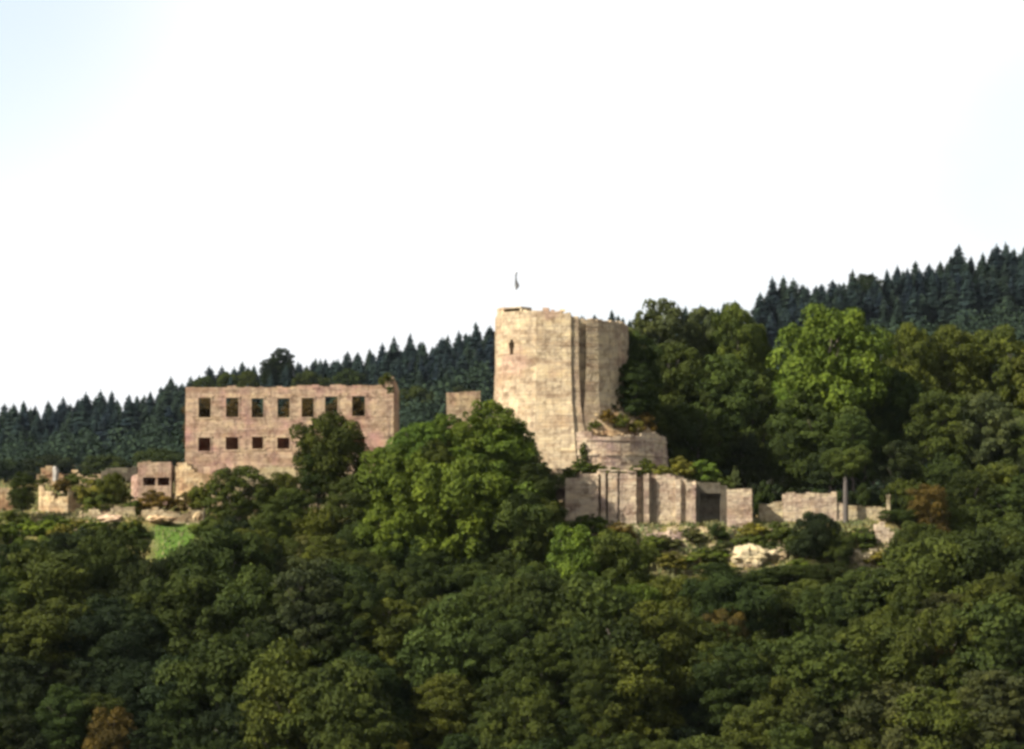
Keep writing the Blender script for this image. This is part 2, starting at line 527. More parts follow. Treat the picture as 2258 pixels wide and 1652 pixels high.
# ------------------------------------------------------------------ the round keep
def keep():
    YT = 400.0
    cx = X(1241, YT)
    k = M(1, 392)
    ring = [(-152, 2.5), (-147, -4.2), (-132, -6.6), (-97, -8.6), (-60, -9.6), (15, -10.2), (17, -9.95), (32, -9.85), (33, -8.7), (49, -8.5), (50, -9.45),
            (76, -8.9), (100, -7.7), (121, -5.9), (138, -3.4), (148, 0.0), (143, 4.8), (105, 8.2), (40, 10.2), (-30, 10.4), (-95, 8.6), (-135, 5.8)]
    pts = [(cx + a * k, YT + b) for a, b in ring]
    path = Path(pts, True)
    org = Vector((cx, YT, 12.0))
    root = empty('castle_keep', org, 'tall round sandstone keep with one small keyhole window, standing right of the picture centre', 'castle keep')
    YF = 391.0
    tp = v_top(path, [(1080, 686), (1151, 687), (1160, 685), (1238, 686), (1240, 689), (1257, 695), (1258, 703), (1300, 704), (1340, 706), (1400, 708)], YF, 0.25, 3.0)
    zf = Z(885, YF)
    def flare(s, z): return (0.11 * max(0, zf - z) + 0.05 * max(0, Z(800, YF) - z)) * 0.8
    ops = [v_open(path, 1125.5, 1131.5, 747, 753, YF), v_open(path, 1122.5, 1134.5, 753, 766, YF), v_open(path, 1124.5, 1132.5, 766, 781, YF)]
    # one column of openings shares the widest jambs, so the stepped outline comes from the small jamb stones
    make_wall(root, org, path, 2.6, lambda s: 11.0, tp, ops, KEEP, flare, course=0.46, stone=0.95, jit=0.06, seed=5, rough=0.12)
    # unseen slab added below the rim to keep sun out of the shell
    stop_slab = MB()
    n_ = len(path.p) - 1
    zp = Z(712, YF)
    b = len(stop_slab.V)
    for i in range(n_):
        q = path.p[i] - path.m[i] * 2.3
        stop_slab.V.append((q.x, q.y, zp))
    for i in range(n_):
        q = path.p[i] - path.m[i] * 2.3
        stop_slab.V.append((q.x, q.y, zp - 0.5))
    stop_slab.Fc.append(tuple(range(n_))); stop_slab.T.append(0.5)
    stop_slab.Fc.append(tuple(range(2 * n_ - 1, n_ - 1, -1))); stop_slab.T.append(0.5)
    for i in range(n_):
        j = (i + 1) % n_
        stop_slab.Fc.append((i, n_ + i, n_ + j, j)); stop_slab.T.append(0.5)
    stop_slab.build('light_stop_slab', STOPM, root, org)
    # raised look-out at the left of the rim: low walls, a slab and a dark slot under it
    s0, s1 = path.find(1091), path.find(1150)
    lp = Path([tuple(path.at(s0 + (s1 - s0) * t / 5)) for t in range(6)])
    look = MB()
    z0, z1 = Z(689, YF), Z(675.5, YF)
    sl0, sl1 = lp.s[-1] * 0.42, lp.s[-1] * 0.95
    zs0, zs1 = Z(685, YF), Z(678.5, YF)
    def q(s, d, z):
        v = lp.at(s, d); return (v.x, v.y, z)
    def piece(a, b_, d0, d1, za, zb, t=0.5):
        n2 = max(1, int((b_ - a) / 0.7))
        for i in range(n2):
            u, w = a + (b_ - a) * i / n2, a + (b_ - a) * (i + 1) / n2
            look.hexa([q(u, d1, za), q(w, d1, za), q(w, d0, za), q(u, d0, za), q(u, d1, zb), q(w, d1, zb), q(w, d0, zb), q(u, d0, zb)], min(1, max(0, t + rnd.gauss(0, .15))))
    Ls = lp.s[-1]
    piece(0, Ls, -2.4, 0.02, z0 - 0.4, zs0 - 0.01)
    piece(0, sl0, -2.4, 0.02, zs0, zs1)
    piece(sl1, Ls, -2.4, 0.02, zs0, zs1)
    piece(sl0, sl1, -2.4, -1.3, zs0, zs1, 0.1)
    piece(0.02, Ls - 0.02, -2.4, 0.10, zs1 + 0.01, z1)
    piece(0.1, Ls * 0.35, -1.6, 0.0, z1 + 0.005, Z(673.5, YF))
    look.build('lookout', KEEP, root, org)
    # loose cap stones on the rim
    caps = MB()
    s = path.find(1153)
    while s < path.s[-1] * 0.62:
        if rnd.random() < 0.55:
            z = tp(s); w = 0.3 + 0.6 * rnd.random(); h = 0.1 + 0.28 * rnd.random()
            caps.hexa([q2 for q2 in [(*path.at(s, -0.1), z - .15), (*path.at(s + w, -0.05), z - .15), (*path.at(s + w, -1.0), z - .15), (*path.at(s, -1.1), z - .15),
                       (*path.at(s, -0.15), z + h), (*path.at(s + w, -0.1), z + h * .8), (*path.at(s + w, -0.9), z + h), (*path.at(s, -1.0), z + h * .9)]], rnd.random())
        s += 0.5 + rnd.random()
    caps.build('rim_stones', KEEP, root, org, kind='stuff')
    return path

keep_path = keep()

def flag():
    Y = 394.5
    top = P(1137, 598, Y); base = Vector((top.x, Y, Z(713, 391)))
    o = empty('flagpole', base, 'thin white flagpole rising from the top of the round keep', 'flagpole')
    mb = MB()
    h = top.z - base.z
    mb.tube([(0, 0, 0), (0, 0, h * .5), (0, 0, h)], [0.045, 0.035, 0.022], 8, 0.5)
    mb.build('pole', POLE, o)
    cap = MB()
    cap.tube([(0, 0, h), (0, 0, h + .05), (0, 0, h + .11), (0, 0, h + .14)], [0.02, 0.06, 0.05, 0.01], 8)
    cap.build('finial', POLE, o)
    # drooping flag: folds gathered round the pole, belly blown a little to the right
    org = Vector((top.x, Y, top.z - 0.15))
    V, Fc = [], []
    prof = [(0.0, -.03, .30), (.2, -.04, .20), (.5, -.05, .14), (.9, -.07, .15), (1.3, -.10, .22), (1.6, -.12, .40), (1.9, -.13, .52), (2.1, -.11, .48), (2.35, -.06, .26), (2.6, 0.0, .08)]
    n_ = 15
    for j, (d, l, r_) in enumerate(prof):
        for i in range(n_):
            t = i / (n_ - 1)
            V.append((l + (r_ - l) * t, 0.10 * math.sin(t * 15 + j * .6) * (0.35 + t), -d))
    for j in range(len(prof) - 1):
        for i in range(n_ - 1):
            Fc.append((j * n_ + i, j * n_ + i + 1, (j + 1) * n_ + i + 1, (j + 1) * n_ + i))
    f = link('flag', mesh('flag', V, Fc, CLOTH, None, True), None, org)
    md = f.modifiers.new('s', 'SOLIDIFY'); md.thickness = 0.012
    tag(f, 'grey flag hanging limp from the flagpole above the keep', 'flag')
flag()

# ------------------------------------------------------------------ round outwork below the keep
def outwork():
    Y0 = 399.0
    cx = X(1318, Y0); r_ = M(153, 390)
    pts = []
    for i in range(30):
        a = math.pi * (1.0 + 1.28 * i / 29) - 0.35
        pts.append((cx + r_ * math.cos(a), Y0 + r_ * 1.08 * math.sin(a)))
    path = Path(pts)
    org = Vector((cx, Y0, 8.0))
    root = empty('round_outwork', org, 'low round stone outwork wrapped about the foot of the keep, dark on its right side', 'bastion')
    YF = 389.0
    tp = v_top(path, [(1150, 964), (1255, 962), (1262, 950), (1300, 953), (1330, 962), (1400, 960), (1425, 951), (1448, 950), (1475, 960)], YF, 0.35, 9.0)
    make_wall(root, org, path, 1.6, lambda s: 6.0, tp, [], CURT, lambda s, z: 0.07 * max(0, 19 - z), course=0.4, stone=0.75, jit=0.09, seed=8, rough=0.25)
    # earth and rubble heaped between the keep and the outwork
    V, Fc, T = [], [], []
    NA, NR = 60, 12
    kx, ky = X(1241, 400), 400
    for i in range(NA):
        a = math.pi * (1.0 + 1.28 * i / (NA - 1)) - 0.35
        ox, oy = cx + (r_ - 1.2) * math.cos(a), Y0 + (r_ - 1.2) * 1.08 * math.sin(a)
        d = Vector((kx - ox, ky - oy))
        dl = d.length
        for j in range(NR):
            t = j / (NR - 1)
            t2 = t * min(1, (dl - 9.9) / dl)
            x, y = ox + d.x * t2, oy + d.y * t2
            z = Z(956, YF) - 0.35 + (Z(884, YF) - Z(956, YF)) * t ** 0.9 * smooth(1180, 1330, VX(x, y)) + 0.35 * noise.noise(Vector((x * .5, y * .5, 2)))
            V.append((x - org.x, y - org.y, z - org.z))
    for i in range(NA - 1):
        for j in range(NR - 1):
            Fc.append((i * NR + j, (i + 1) * NR + j, (i + 1) * NR + j + 1, i * NR + j + 1)); T.append(rnd.random())
    me = mesh('rubble_bank', V, Fc, OCHRE, T, False)
    link('rubble_bank', me, root)
    st = MB()
    for _ in range(420):
        a = math.pi * (1.0 + 1.28 * rnd.random()) - 0.35
        t = rnd.random()
        ox, oy = cx + (r_ - 1.2) * math.cos(a), Y0 + (r_ - 1.2) * 1.08 * math.sin(a)
        d = Vector((kx - ox, ky - oy)); t2 = t * min(1, (d.length - 9.9) / d.length)
        x, y = ox + d.x * t2, oy + d.y * t2
        z = Z(956, YF) - 0.3 + (Z(884, YF) - Z(956, YF)) * t ** 0.9 * smooth(1180, 1330, VX(x, y))
        q_ = .07 + .26 * rnd.random() ** 2.4; z -= q_ * .3
        st.hexa([(x + sx * q_ * rnd.uniform(.6, 1.2), y + sy * q_ * rnd.uniform(.6, 1.2), z + dz * q_ * rnd.uniform(.7, 1.2)) for dz in (-.5, .8) for sx, sy in ((-1, -1), (1, -1), (1, 1), (-1, 1))], rnd.random())
    st.build('fallen_stones', OCHRE, root, org, kind='stuff')
    # two projecting string courses
    for (va, dep, hh) in ((1005, .22, .3), (972, .16, .24)):
        sc_ = MB(); s_ = 0.0
        while s_ < path.s[-1] - .2:
            e_ = min(path.s[-1], s_ + rnd.uniform(.6, 1.2))
            z0_ = Z(va, YF); f_ = 0.07 * max(0, 19 - z0_)
            if rnd.random() < .93:
                p8 = []
                for zz in (z0_, z0_ + hh * rnd.uniform(.85, 1.1)):
                    p8 += [(*path.at(s_ + .02, f_ + dep), zz), (*path.at(e_ - .02, f_ + dep), zz), (*path.at(e_ - .02, f_ - .3), zz), (*path.at(s_ + .02, f_ - .3), zz)]
                sc_.hexa(p8, rnd.uniform(.5, 1))
            s_ = e_
        sc_.build('string_course', CURT, root, org, kind='stuff')
outwork()

# ------------------------------------------------------------------ roofless hall
def hall():
    Y = 400.0
    org = Vector((X(640, Y), Y, 11.0))
    root = empty('ruined_hall', org, 'roofless reddish stone hall with two rows of empty square windows', 'ruined building')
    xa, xb = X(408, Y), X(866, Y)
    dep = 9.0
    path = Path([(xa, Y + dep), (xa, Y), (xb, Y + 0.4), (xb + 0.5, Y + dep)])
    tp = v_top(path, [(400, 853), (500, 852.5), (640, 852), (650, 849), (836, 848), (841, 846), (845, 832), (858, 829), (868, 831), (871, 836), (885, 862)], Y, 0.28, 5.0)
    Yl = Y
    up = [(434.5, 463), (495, 524.5), (552, 579), (609, 637.5), (662.5, 691), (714.5, 743.5), (774.5, 804)]
    lo = [(434.5, 463), (495, 524.5), (553.5, 579), (609, 637.5), (662.5, 691), (714.5, 743.5), (774.5, 804)]
    tops = [(877, 921), (877, 920), (878, 921), (878, 921), (877, 920), (874, 918), (873, 918)]
    lows = [(965, 995), (964, 992), (963, 990), (965, 990), (965, 991), (965, 991), (965, 991)]
    ops = []
    for (a, b), (c, d) in zip(up, tops): ops.append(v_open(path, a, b, c, d, Yl))
    for (a, b), (c, d) in zip(lo, lows): ops.append(v_open(path, a, b, c, d, Yl))
    make_wall(root, org, path, 0.8, lambda s: 10.0, tp, ops, HALL, None, course=0.4, stone=0.8, jit=0.07, seed=21, rough=0.18)
    # stone surrounds: jambs, lintel and a sill with every opening
    for i, (s0, s1, z0, z1) in enumerate(ops):
        a, b = path.at(s0), path.at(s1)
        w = MB(); f = 0.13
        y = (a.y + b.y) / 2
        w.box(a.x - f, a.x + 0.02, y - 0.085, y + 0.28, z0, z1, .55)
        w.box(b.x - 0.02, b.x + f, y - 0.088, y + 0.28, z0, z1, .5)
        w.box(a.x - f - .05, b.x + f + .05, y - 0.125, y + 0.28, z1 + .002, z1 + 0.26, .6)
        wo = w.build('window', HALL, root, org)
        s_ = MB(); s_.box(a.x - f - .06, b.x + f + .06, y - 0.12, y + 0.35, z0 - 0.2, z0 - .002, .5)
        sm = mesh('sill', [(v[0] - org.x, v[1] - org.y, v[2] - org.z) for v in s_.V], s_.Fc, HALL, s_.T)
        link('sill', sm, wo)
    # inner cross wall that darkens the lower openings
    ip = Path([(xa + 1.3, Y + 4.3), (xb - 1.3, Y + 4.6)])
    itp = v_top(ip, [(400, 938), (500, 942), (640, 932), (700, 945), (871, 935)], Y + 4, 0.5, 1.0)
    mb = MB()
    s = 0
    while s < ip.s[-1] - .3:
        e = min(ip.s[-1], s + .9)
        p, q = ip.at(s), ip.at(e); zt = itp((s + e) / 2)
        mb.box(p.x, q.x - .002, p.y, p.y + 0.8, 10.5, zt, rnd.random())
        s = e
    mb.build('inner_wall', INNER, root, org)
    # far long wall, broken low
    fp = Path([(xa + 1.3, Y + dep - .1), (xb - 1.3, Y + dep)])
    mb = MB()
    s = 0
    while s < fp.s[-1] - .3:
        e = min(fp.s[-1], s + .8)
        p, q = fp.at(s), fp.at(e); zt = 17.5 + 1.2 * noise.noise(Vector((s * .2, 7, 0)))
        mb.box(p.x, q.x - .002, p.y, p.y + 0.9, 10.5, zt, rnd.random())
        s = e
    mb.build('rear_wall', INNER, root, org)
    # stepped plinth along the foot
    pl = MB()
    x = X(403, Y)
    while x < xb + .3:
        w = 0.7 + rnd.random() * .6
        h = Z(1026 + 8 * noise.noise(Vector((x * .3, 2, 2))), Y)
        pl.box(x, x + w - .03, Y - 0.75 - rnd.random() * .1, Y - 0.1, 9.0, h, rnd.random())
        x += w
    pl.build('plinth', HALL, root, org)
hall()

def ruin(name, label, cat, xs, Y, top, bot, m, thick=1.0, ops=(), seed=1, group=None, course=0.38, stone=0.7, ragged=0.4, rough=0.3, ret=0.0, jit=.1):
    """straight stretch of ruined wall; xs=(vx0,vx1) or list of (vx,Y); top: list of (vx, vy)"""
    pts = [(X(v, y), y) for v, y in xs] if isinstance(xs[0], tuple) else [(X(xs[0], Y), Y), (X(xs[1], Y), Y)]
    if ret:
        pts = [(pts[0][0] + .1, pts[0][1] + ret)] + pts + [(pts[-1][0] - .1, pts[-1][1] + ret)]
    path = Path(pts)
    zb = Z(bot, Y)
    org = Vector((sum(p[0] for p in pts) / len(pts), Y, zb))
    root = empty(name, org, label, cat, group)
    o = [v_open(path, *q, Y) for q in ops]
    make_wall(root, org, path, thick, lambda s: zb, v_top(path, top, Y, ragged, seed * 1.7), o, m, None, course, stone, jit, seed, rough=rough)
    return root, path, org, zb

# ------------------------------------------------------------------ buttressed curtain wall
def curtain():
    Y = 384.0
    # face with real set-backs: panels forward, slots back
    prof = [(1247.5, 0.0), (1319, 0.0), (1320, 0.9), (1325, 0.9), (1326, 0.0), (1335, 0.0), (1335.6, 1.1), (1341, 1.1), (1341.6, 0.0), (1361, 0.0), (1361.6, 1.1), (1366.4, 1.1), (1367, 0.0),
            (1402, 0.0), (1403, 0.9), (1420.5, 0.8), (1421, -0.2), (1430, -0.2), (1430.8, 1.3), (1447, 1.3), (1448, 0.6), (1490, 0.7), (1491, -0.1), (1500, -0.1), (1501, 0.5), (1513, 0.5), (1514, 0.0), (1533, 0.0), (1534, 4.0)]
    pts = [(X(v, Y + d), Y + d) for v, d in prof]
    path = Path([(pts[0][0], Y + 5)] + pts)
    zb = Z(1172, Y)
    org = Vector((X(1390, Y), Y, zb))
    root = empty('buttressed_wall', org, 'pinkish curtain wall with narrow upright buttresses below the round outwork', 'castle wall')
    tp = v_top(path, [(1240, 1053), (1262, 1051), (1300, 1046), (1318, 1040), (1395, 1039), (1400, 1040), (1408, 1048), (1440, 1044), (1470, 1046), (1500, 1056), (1534, 1062)], Y, 0.7, 2.0)
    ops = []
    make_wall(root, org, path, 1.2, lambda s: zb, tp, ops, CURT, None, course=0.4, stone=0.62, jit=0.09, seed=31, rough=0.4)
    fill = MB()
    # wall body behind the panels, up to the terrace
    n_ = 40
    for i in range(n_):
        va, vb = 1250 + (1532 - 1250) * i / n_, 1250 + (1532 - 1250) * (i + 1) / n_
        v = (va + vb) / 2
        zt = Z(lerp_list([(1240, 1053), (1318, 1042), (1400, 1042), (1470, 1048), (1534, 1064)], v), Y) - .3
        fill.box(X(va, Y + 2), X(vb, Y + 2) - .003, Y + 2.0, Y + 8.0, zb, zt - rnd.random() * .2, rnd.random())
    fill.build('wall_body', OCHRE, root, org)
    # ledge
    led = MB()
    x = X(1320, Y)
    while x < X(1400, Y):
        w = .6 + rnd.random() * .5
        led.box(x, x + w - .02, Y - .22, Y + .9, tp(path.find(VX(x, Y))) + .01, tp(path.find(VX(x, Y))) + .22, rnd.random())
        x += w
    led.build('coping', CURT, root, org, kind='stuff')
    # sunken gate bay in shade with a grey blocked panel
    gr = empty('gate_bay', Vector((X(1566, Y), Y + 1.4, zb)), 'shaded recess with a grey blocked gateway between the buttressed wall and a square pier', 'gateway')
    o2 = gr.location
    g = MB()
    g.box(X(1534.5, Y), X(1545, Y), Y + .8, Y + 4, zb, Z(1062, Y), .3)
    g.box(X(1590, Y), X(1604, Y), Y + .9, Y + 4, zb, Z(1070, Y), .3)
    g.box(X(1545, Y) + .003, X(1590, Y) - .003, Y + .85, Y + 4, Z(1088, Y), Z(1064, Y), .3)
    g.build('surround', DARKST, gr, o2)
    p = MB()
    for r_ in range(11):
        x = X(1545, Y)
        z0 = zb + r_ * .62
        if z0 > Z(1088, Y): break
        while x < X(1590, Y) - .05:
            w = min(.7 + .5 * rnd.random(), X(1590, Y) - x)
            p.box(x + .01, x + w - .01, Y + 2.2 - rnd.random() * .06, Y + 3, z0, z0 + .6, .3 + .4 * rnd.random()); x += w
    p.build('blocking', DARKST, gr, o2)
    # square pier
    r2, *_ = ruin('square_pier', 'square sunlit sandstone pier at the right end of the shaded gate recess', 'pier', (1604, 1657), Y, [(1600, 1078), (1657, 1077)], 1172, CURT, 1.2, seed=33, ret=3.5, ragged=.35, rough=.3, jit=.08)
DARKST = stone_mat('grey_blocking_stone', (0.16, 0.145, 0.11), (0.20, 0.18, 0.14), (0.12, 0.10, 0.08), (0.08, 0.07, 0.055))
curtain()

# low walls on the right terrace
YL = 388.0
ruin('low_wall', 'lowest stretch of pale terrace wall directly right of the square pier', 'wall', (1674, 1726), YL, [(1670, 1109), (1726, 1108)], 1150, PALE, .8, seed=41, group='low walls on the right terrace', ragged=.5, rough=.4)
ruin('low_wall', 'tallest stretch of pale terrace wall, under the bright green tree', 'wall', (1726.5, 1845), YL, [(1726, 1088), (1785, 1087), (1840, 1086)], 1150, CURT, .8, seed=42, group='low walls on the right terrace', ragged=.5, rough=.4)
ruin('low_wall', 'narrow pink stub of terrace wall just left of the slim dark tree trunk', 'wall', (1845.5, 1866), YL + .2, [(1845, 1106), (1866, 1108)], 1150, CURT, .8, seed=43, group='low walls on the right terrace', ragged=.5, rough=.4)
ruin('low_wall', 'grey and white stretch of terrace wall right of the slim dark tree trunk', 'wall', (1868, 1952), YL + .3, [(1868, 1113), (1900, 1112), (1910, 1115), (1952, 1117)], 1150, PALE, .8, seed=44, group='low walls on the right terrace', ragged=.5, rough=.4)
def post():
    b = P(1959, 1150, YL)
    mb = MB()
    mb.box(-.22, .22, -.2, .2, 0, Z(1095, YL) - b.z, .8)
    mb.box(-.27, .27, -.25, .25, Z(1095, YL) - b.z + .002, Z(1091, YL) - b.z, .9)
    o = mb.build('stone_post', PALE); o.location = b
    tag(o, 'slim pale stone post ending the low terrace wall on the right', 'post')
post()
ruin('wall_stump', 'broken brownish wall stump below the right end of the terrace wall', 'wall', (1930, 1992), 379.5, [(1928, 1158), (1945, 1150), (1965, 1168), (1992, 1180)], 1262, CURT, 2.0, seed=47, ragged=.5, rough=.4)
# left ruins
ruin('ruined_vault', 'block of ruined wall above two dark low openings, left of the hall', 'ruin', [(290, 397.5), (303, 396), (377, 396)], 396, [(288, 1050), (302, 1046), (304, 1019), (340, 1015), (365, 1018), (377, 1024)], 1140, HALL, 2.4,
     ops=[(314, 341, 1053, 1071), (346, 372, 1053, 1071)], seed=51, ragged=.4, rough=.4)
ruin('bank_wall', 'broken cream wall strip in the bank below the square pier', 'wall', [(1600, 376.5), (1660, 375.5), (1742, 376.5)], 376.5, [(1600, 1212), (1640, 1202), (1680, 1210), (1720, 1204), (1742, 1222)], 1262, PALE, 1.2, seed=63, ragged=1.0, rough=.8)
ruin('bank_wall', 'broken cream wall strip in the bank left of the brown wall stump', 'wall', [(1856, 376.2), (1895, 375.8), (1934, 376.4)], 376.2, [(1856, 1226), (1880, 1212), (1910, 1220), (1934, 1214)], 1268, PALE, 1.2, seed=64, ragged=1.0, rough=.8)
ruin('bank_wall', 'broken grey-cream wall strip in the scrub right below the buttressed wall', 'wall', [(1425, 379.5), (1480, 379.2), (1540, 379.6)], 379.4, [(1425, 1182), (1450, 1172), (1490, 1180), (1520, 1170), (1540, 1186)], 1215, CURT, 1.2, seed=65, ragged=1.0, rough=.8)
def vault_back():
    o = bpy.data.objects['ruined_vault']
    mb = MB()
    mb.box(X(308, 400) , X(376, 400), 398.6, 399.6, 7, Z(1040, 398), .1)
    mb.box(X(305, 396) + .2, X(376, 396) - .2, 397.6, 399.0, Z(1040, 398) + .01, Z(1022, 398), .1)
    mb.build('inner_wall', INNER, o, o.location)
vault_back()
ruin('retaining_wall', 'stepped ochre retaining wall under the left corner of the hall', 'wall', [(384, 396.5), (412, 395.5), (446, 395), (500, 395)], 395.5, [(384, 1030), (392, 1015), (410, 1018), (440, 1040), (470, 1046), (500, 1052)], 1150, OCHRE, 2.0, seed=52, ragged=.5, rough=.4)
ruin('ruined_footing', 'cream broken retaining wall below the centre of the hall', 'wall', [(502, 395), (560, 394.5), (660, 394.5), (800, 394)], 395.5, [(502, 1040), (560, 1032), (600, 1024), (640, 1030), (800, 1045)], 1150, PALE, 2.0, seed=53, ragged=.5, rough=.4)
ruin('rubble_wall', 'bright ochre rubble wall fragment near the left edge, beside olive scrub', 'wall', [(86, 393), (120, 391.5), (150, 391), (178, 392.5)], 392, [(86, 1062), (96, 1082), (112, 1074), (122, 1096), (134, 1084), (142, 1100), (150, 1076), (163, 1086), (170, 1108), (178, 1128)], 1160, OCHRE, 1.6, seed=54, ragged=1.0, rough=.9)
ruin('rubble_wall', 'tan wall fragment cut by the left edge of the picture', 'wall', (-30, 27), 393, [(-30, 1075), (20, 1078), (27, 1092)], 1150, OCHRE, 1.4, seed=55, ragged=.4, rough=.4)
ruin('low_garden_wall', 'long low grey wall behind the olive bushes left of the ruined vault', 'wall', (222, 300), 403, [(222, 1036), (260, 1029), (300, 1026)], 1060, DARKST, .7, seed=56, ragged=.5, rough=.5)
ruin('low_garden_wall', 'low pinkish wall at the foot of the olive bushes', 'wall', (225, 290), 389, [(225, 1128), (255, 1118), (290, 1122)], 1160, HALL, 1.0, seed=57, ragged=.3, rough=.3)
ruin('ragged_wall', 'short brown wall behind the pale stump at far left', 'wall', (80, 222), 404, [(80, 1048), (95, 1030), (112, 1040), (135, 1050), (160, 1040), (185, 1052), (222, 1046)], 1075, OCHRE, .9, seed=58, ragged=1.0, rough=.9)
ruin('wall_fragment', 'isolated cream wall fragment rising behind the treetops just left of the keep', 'wall', [(985, 402), (1058, 402.5)], 402, [(985, 866), (1000, 863), (1058, 862)], 1060, KEEP, 1.3, seed=59, ragged=.2, rough=.15, ret=3)
ruin('terrace_wall', 'broken cream terrace wall below the olive bushes and the pink wall', 'wall', [(176, 388), (230, 387.5), (298, 388)], 388, [(176, 1124), (205, 1117), (232, 1126), (262, 1116), (298, 1125)], 1160, PALE, 1.2, seed=61, ragged=.8, rough=.6)
ruin('terrace_wall', 'broken cream terrace wall along the upper edge of the bright lawn', 'wall', [(303, 388), (370, 387.5), (448, 388)], 388, [(303, 1128), (325, 1118), (352, 1116), (380, 1124), (410, 1130), (448, 1116)], 1160, PALE, 1.2, seed=62, ragged=.8, rough=.6)
def stump():
    b = P(122, 1046, 400.5)
    mb = MB()
    h = Z(1029, 400.5) - b.z
    mb.tube([(0, 0, -1), (0.08, 0, h * .4), (-.05, 0, h * .8), (0.02, 0, h)], [.42, .5, .4, .3], 6, .8)
    o = mb.build('stone_stump', PLASTER); o.location = b
    tag(o, 'small whitish stump of masonry standing up among brown ruins at far left', 'masonry stump')
stump()

# ------------------------------------------------------------------ rock outcrops and loose stones
def rock_mesh(seed, sx, sy, sz, n_=16):
    V, Fc, T = [], [], []
    r = random.Random(seed)
    pl = [(Vector((r.gauss(0, 1), r.gauss(0, 1), r.gauss(0, .7))).normalized(), .62 + .3 * r.random()) for _ in range(14)]
    for j in range(n_ + 1):
        th = math.pi * j / n_
        for i in range(2 * n_):
            ph = math.pi * i / n_
            d = Vector((math.sin(th) * math.cos(ph), math.sin(th) * math.sin(ph), math.cos(th)))
            rr = 1.0
            for q, h in pl:
                k = d.dot(q)
                if k > 0.05: rr = min(rr, h / k)
            rr *= 1 + .28 * noise.noise(d * 2.4 + Vector((seed, 0, 0))) + .16 * noise.noise(d * 6) - .10 * abs(math.sin(d.z * 9 + seed + 2 * noise.noise(d * 2)))
            V.append((d.x * rr * sx, d.y * rr * sy, d.z * rr * sz))
    for j in range(n_):
        for i in range(2 * n_):
            a, b = j * 2 * n_ + i, j * 2 * n_ + (i + 1) % (2 * n_)
            Fc.append((a, a + 2 * n_, b + 2 * n_, b)); T.append(.4 + .5 * r.random())
    return V, Fc, T

def rock(vx, vy, Y, w, h, label, seed, m=PALE):
    V, Fc, T = rock_mesh(seed, M(w, Y) / 2, M(w, Y) * .4, M(h, Y) / 2)
    o = link('rock', mesh('rock', V, Fc, m, T), None, P(vx, vy, Y))
    return tag(o, label, 'rock')
rock(1655, 1230, 375.5, 92, 60, 'large cream rock face catching the sun below the square pier', 3)
rock(1710, 1222, 376.2, 60, 34, 'flat cream rock at the right end of the sunlit outcrop below the terrace', 4)
rock(1622, 1218, 376.4, 36, 32, 'small yellowish rock at the left end of the sunlit outcrop below the terrace', 5)
rock(1885, 1228, 375.6, 46, 34, 'cream rock left of the brown wall stump', 6)
rock(1912, 1240, 375.2, 42, 48, 'tall cream rock at the foot of the brown wall stump', 7)
rock(355, 1146, 386, 80, 24, 'broad flat ochre boulder on the edge of the bright lawn', 8, OCHRE)
rock(436, 1138, 385.5, 24, 26, 'small ochre boulder at the right corner of the bright lawn', 9, OCHRE)
rock(245, 1146, 386.5, 70, 22, 'long pinkish boulder below the olive bushes at left', 10, HALL)
rock(1478, 1192, 379.5, 50, 42, 'mossy grey boulder in the scrub below the buttressed wall', 12, CURT)
rock(1320, 1196, 379.5, 40, 40, 'brownish boulder in the scrub under the left end of the buttressed wall', 13, OCHRE)

def scatter_stones():
    mb = MB()
    r = random.Random(5)
    for zone, n_ in ((((1400, 1640), (376, 382.5)), 340), (((1250, 1400), (377, 382.5)), 150), (((60, 300), (382, 392)), 130), (((1600, 1980), (373.5, 384)), 190), (((300, 450), (386, 395)), 70)):
        for _ in range(n_):
            v = r.uniform(*zone[0]); y = r.uniform(*zone[1]); x = X(v, y); z = ground(x, y)
            s = .08 + .34 * r.random() ** 2.5
            c8 = []
            for dz in (-.5, .7):
                for dx, dy in ((-1, -1), (1, -1), (1, 1), (-1, 1)):
                    c8.append((x + dx * s * r.uniform(.6, 1.2), y + dy * s * r.uniform(.6, 1.2), z + dz * s * r.uniform(.7, 1.2)))
            mb.hexa(c8, r.random())
    o = mb.build('loose_stones', PALE, None, None, 'stuff')
    tag(o, 'pale loose stones scattered over the terraces in front of the walls', 'stones')
scatter_stones()

# ------------------------------------------------------------------ foliage
def leaf_cards(clumps, per, size, seed, droop=0.0, inner=True):
    """clumps: (centre, radius). Leaf faces spread on and just under each clump's surface, facing roughly outwards"""
    r = random.Random(seed)
    V, Fc, T = [], [], []
    for c, rad in clumps:
        ct = r.gauss(0.5, 0.13)
        n_ = int(per * (rad / 0.25) ** 2)
        for _ in range(n_):
            d = Vector((r.gauss(0, 1), r.gauss(0, 1), r.gauss(0, 1))).normalized()
            if d.z < -0.35 and r.random() < .7: d.z = -d.z
            k = rad * (1.0 - .45 * r.random() ** 2.0) * (1 + .18 * noise.noise(d * 2.3 + c * 5))
            p = c + Vector((d.x * k, d.y * k, d.z * k * .85))
            nrm = (d + Vector((r.gauss(0, .32), r.gauss(0, .32), r.gauss(0, .32) + .1))).normalized()
            u = nrm.orthogonal().normalized()
            u = Matrix.Rotation(r.random() * 6.28, 3, nrm) @ u
            w = nrm.cross(u)
            s = size * (.55 + .9 * r.random())
            b = len(V)
            bend = nrm * (-s * .25)
            V += [p - u * s + bend, p - w * s * .6, p + u * s + bend, p + w * s * .6]
            Fc.append((b, b + 1, b + 2, b + 3))
            T.append(min(1, max(0, ct + r.gauss(0, .16))))
    return V, Fc, T

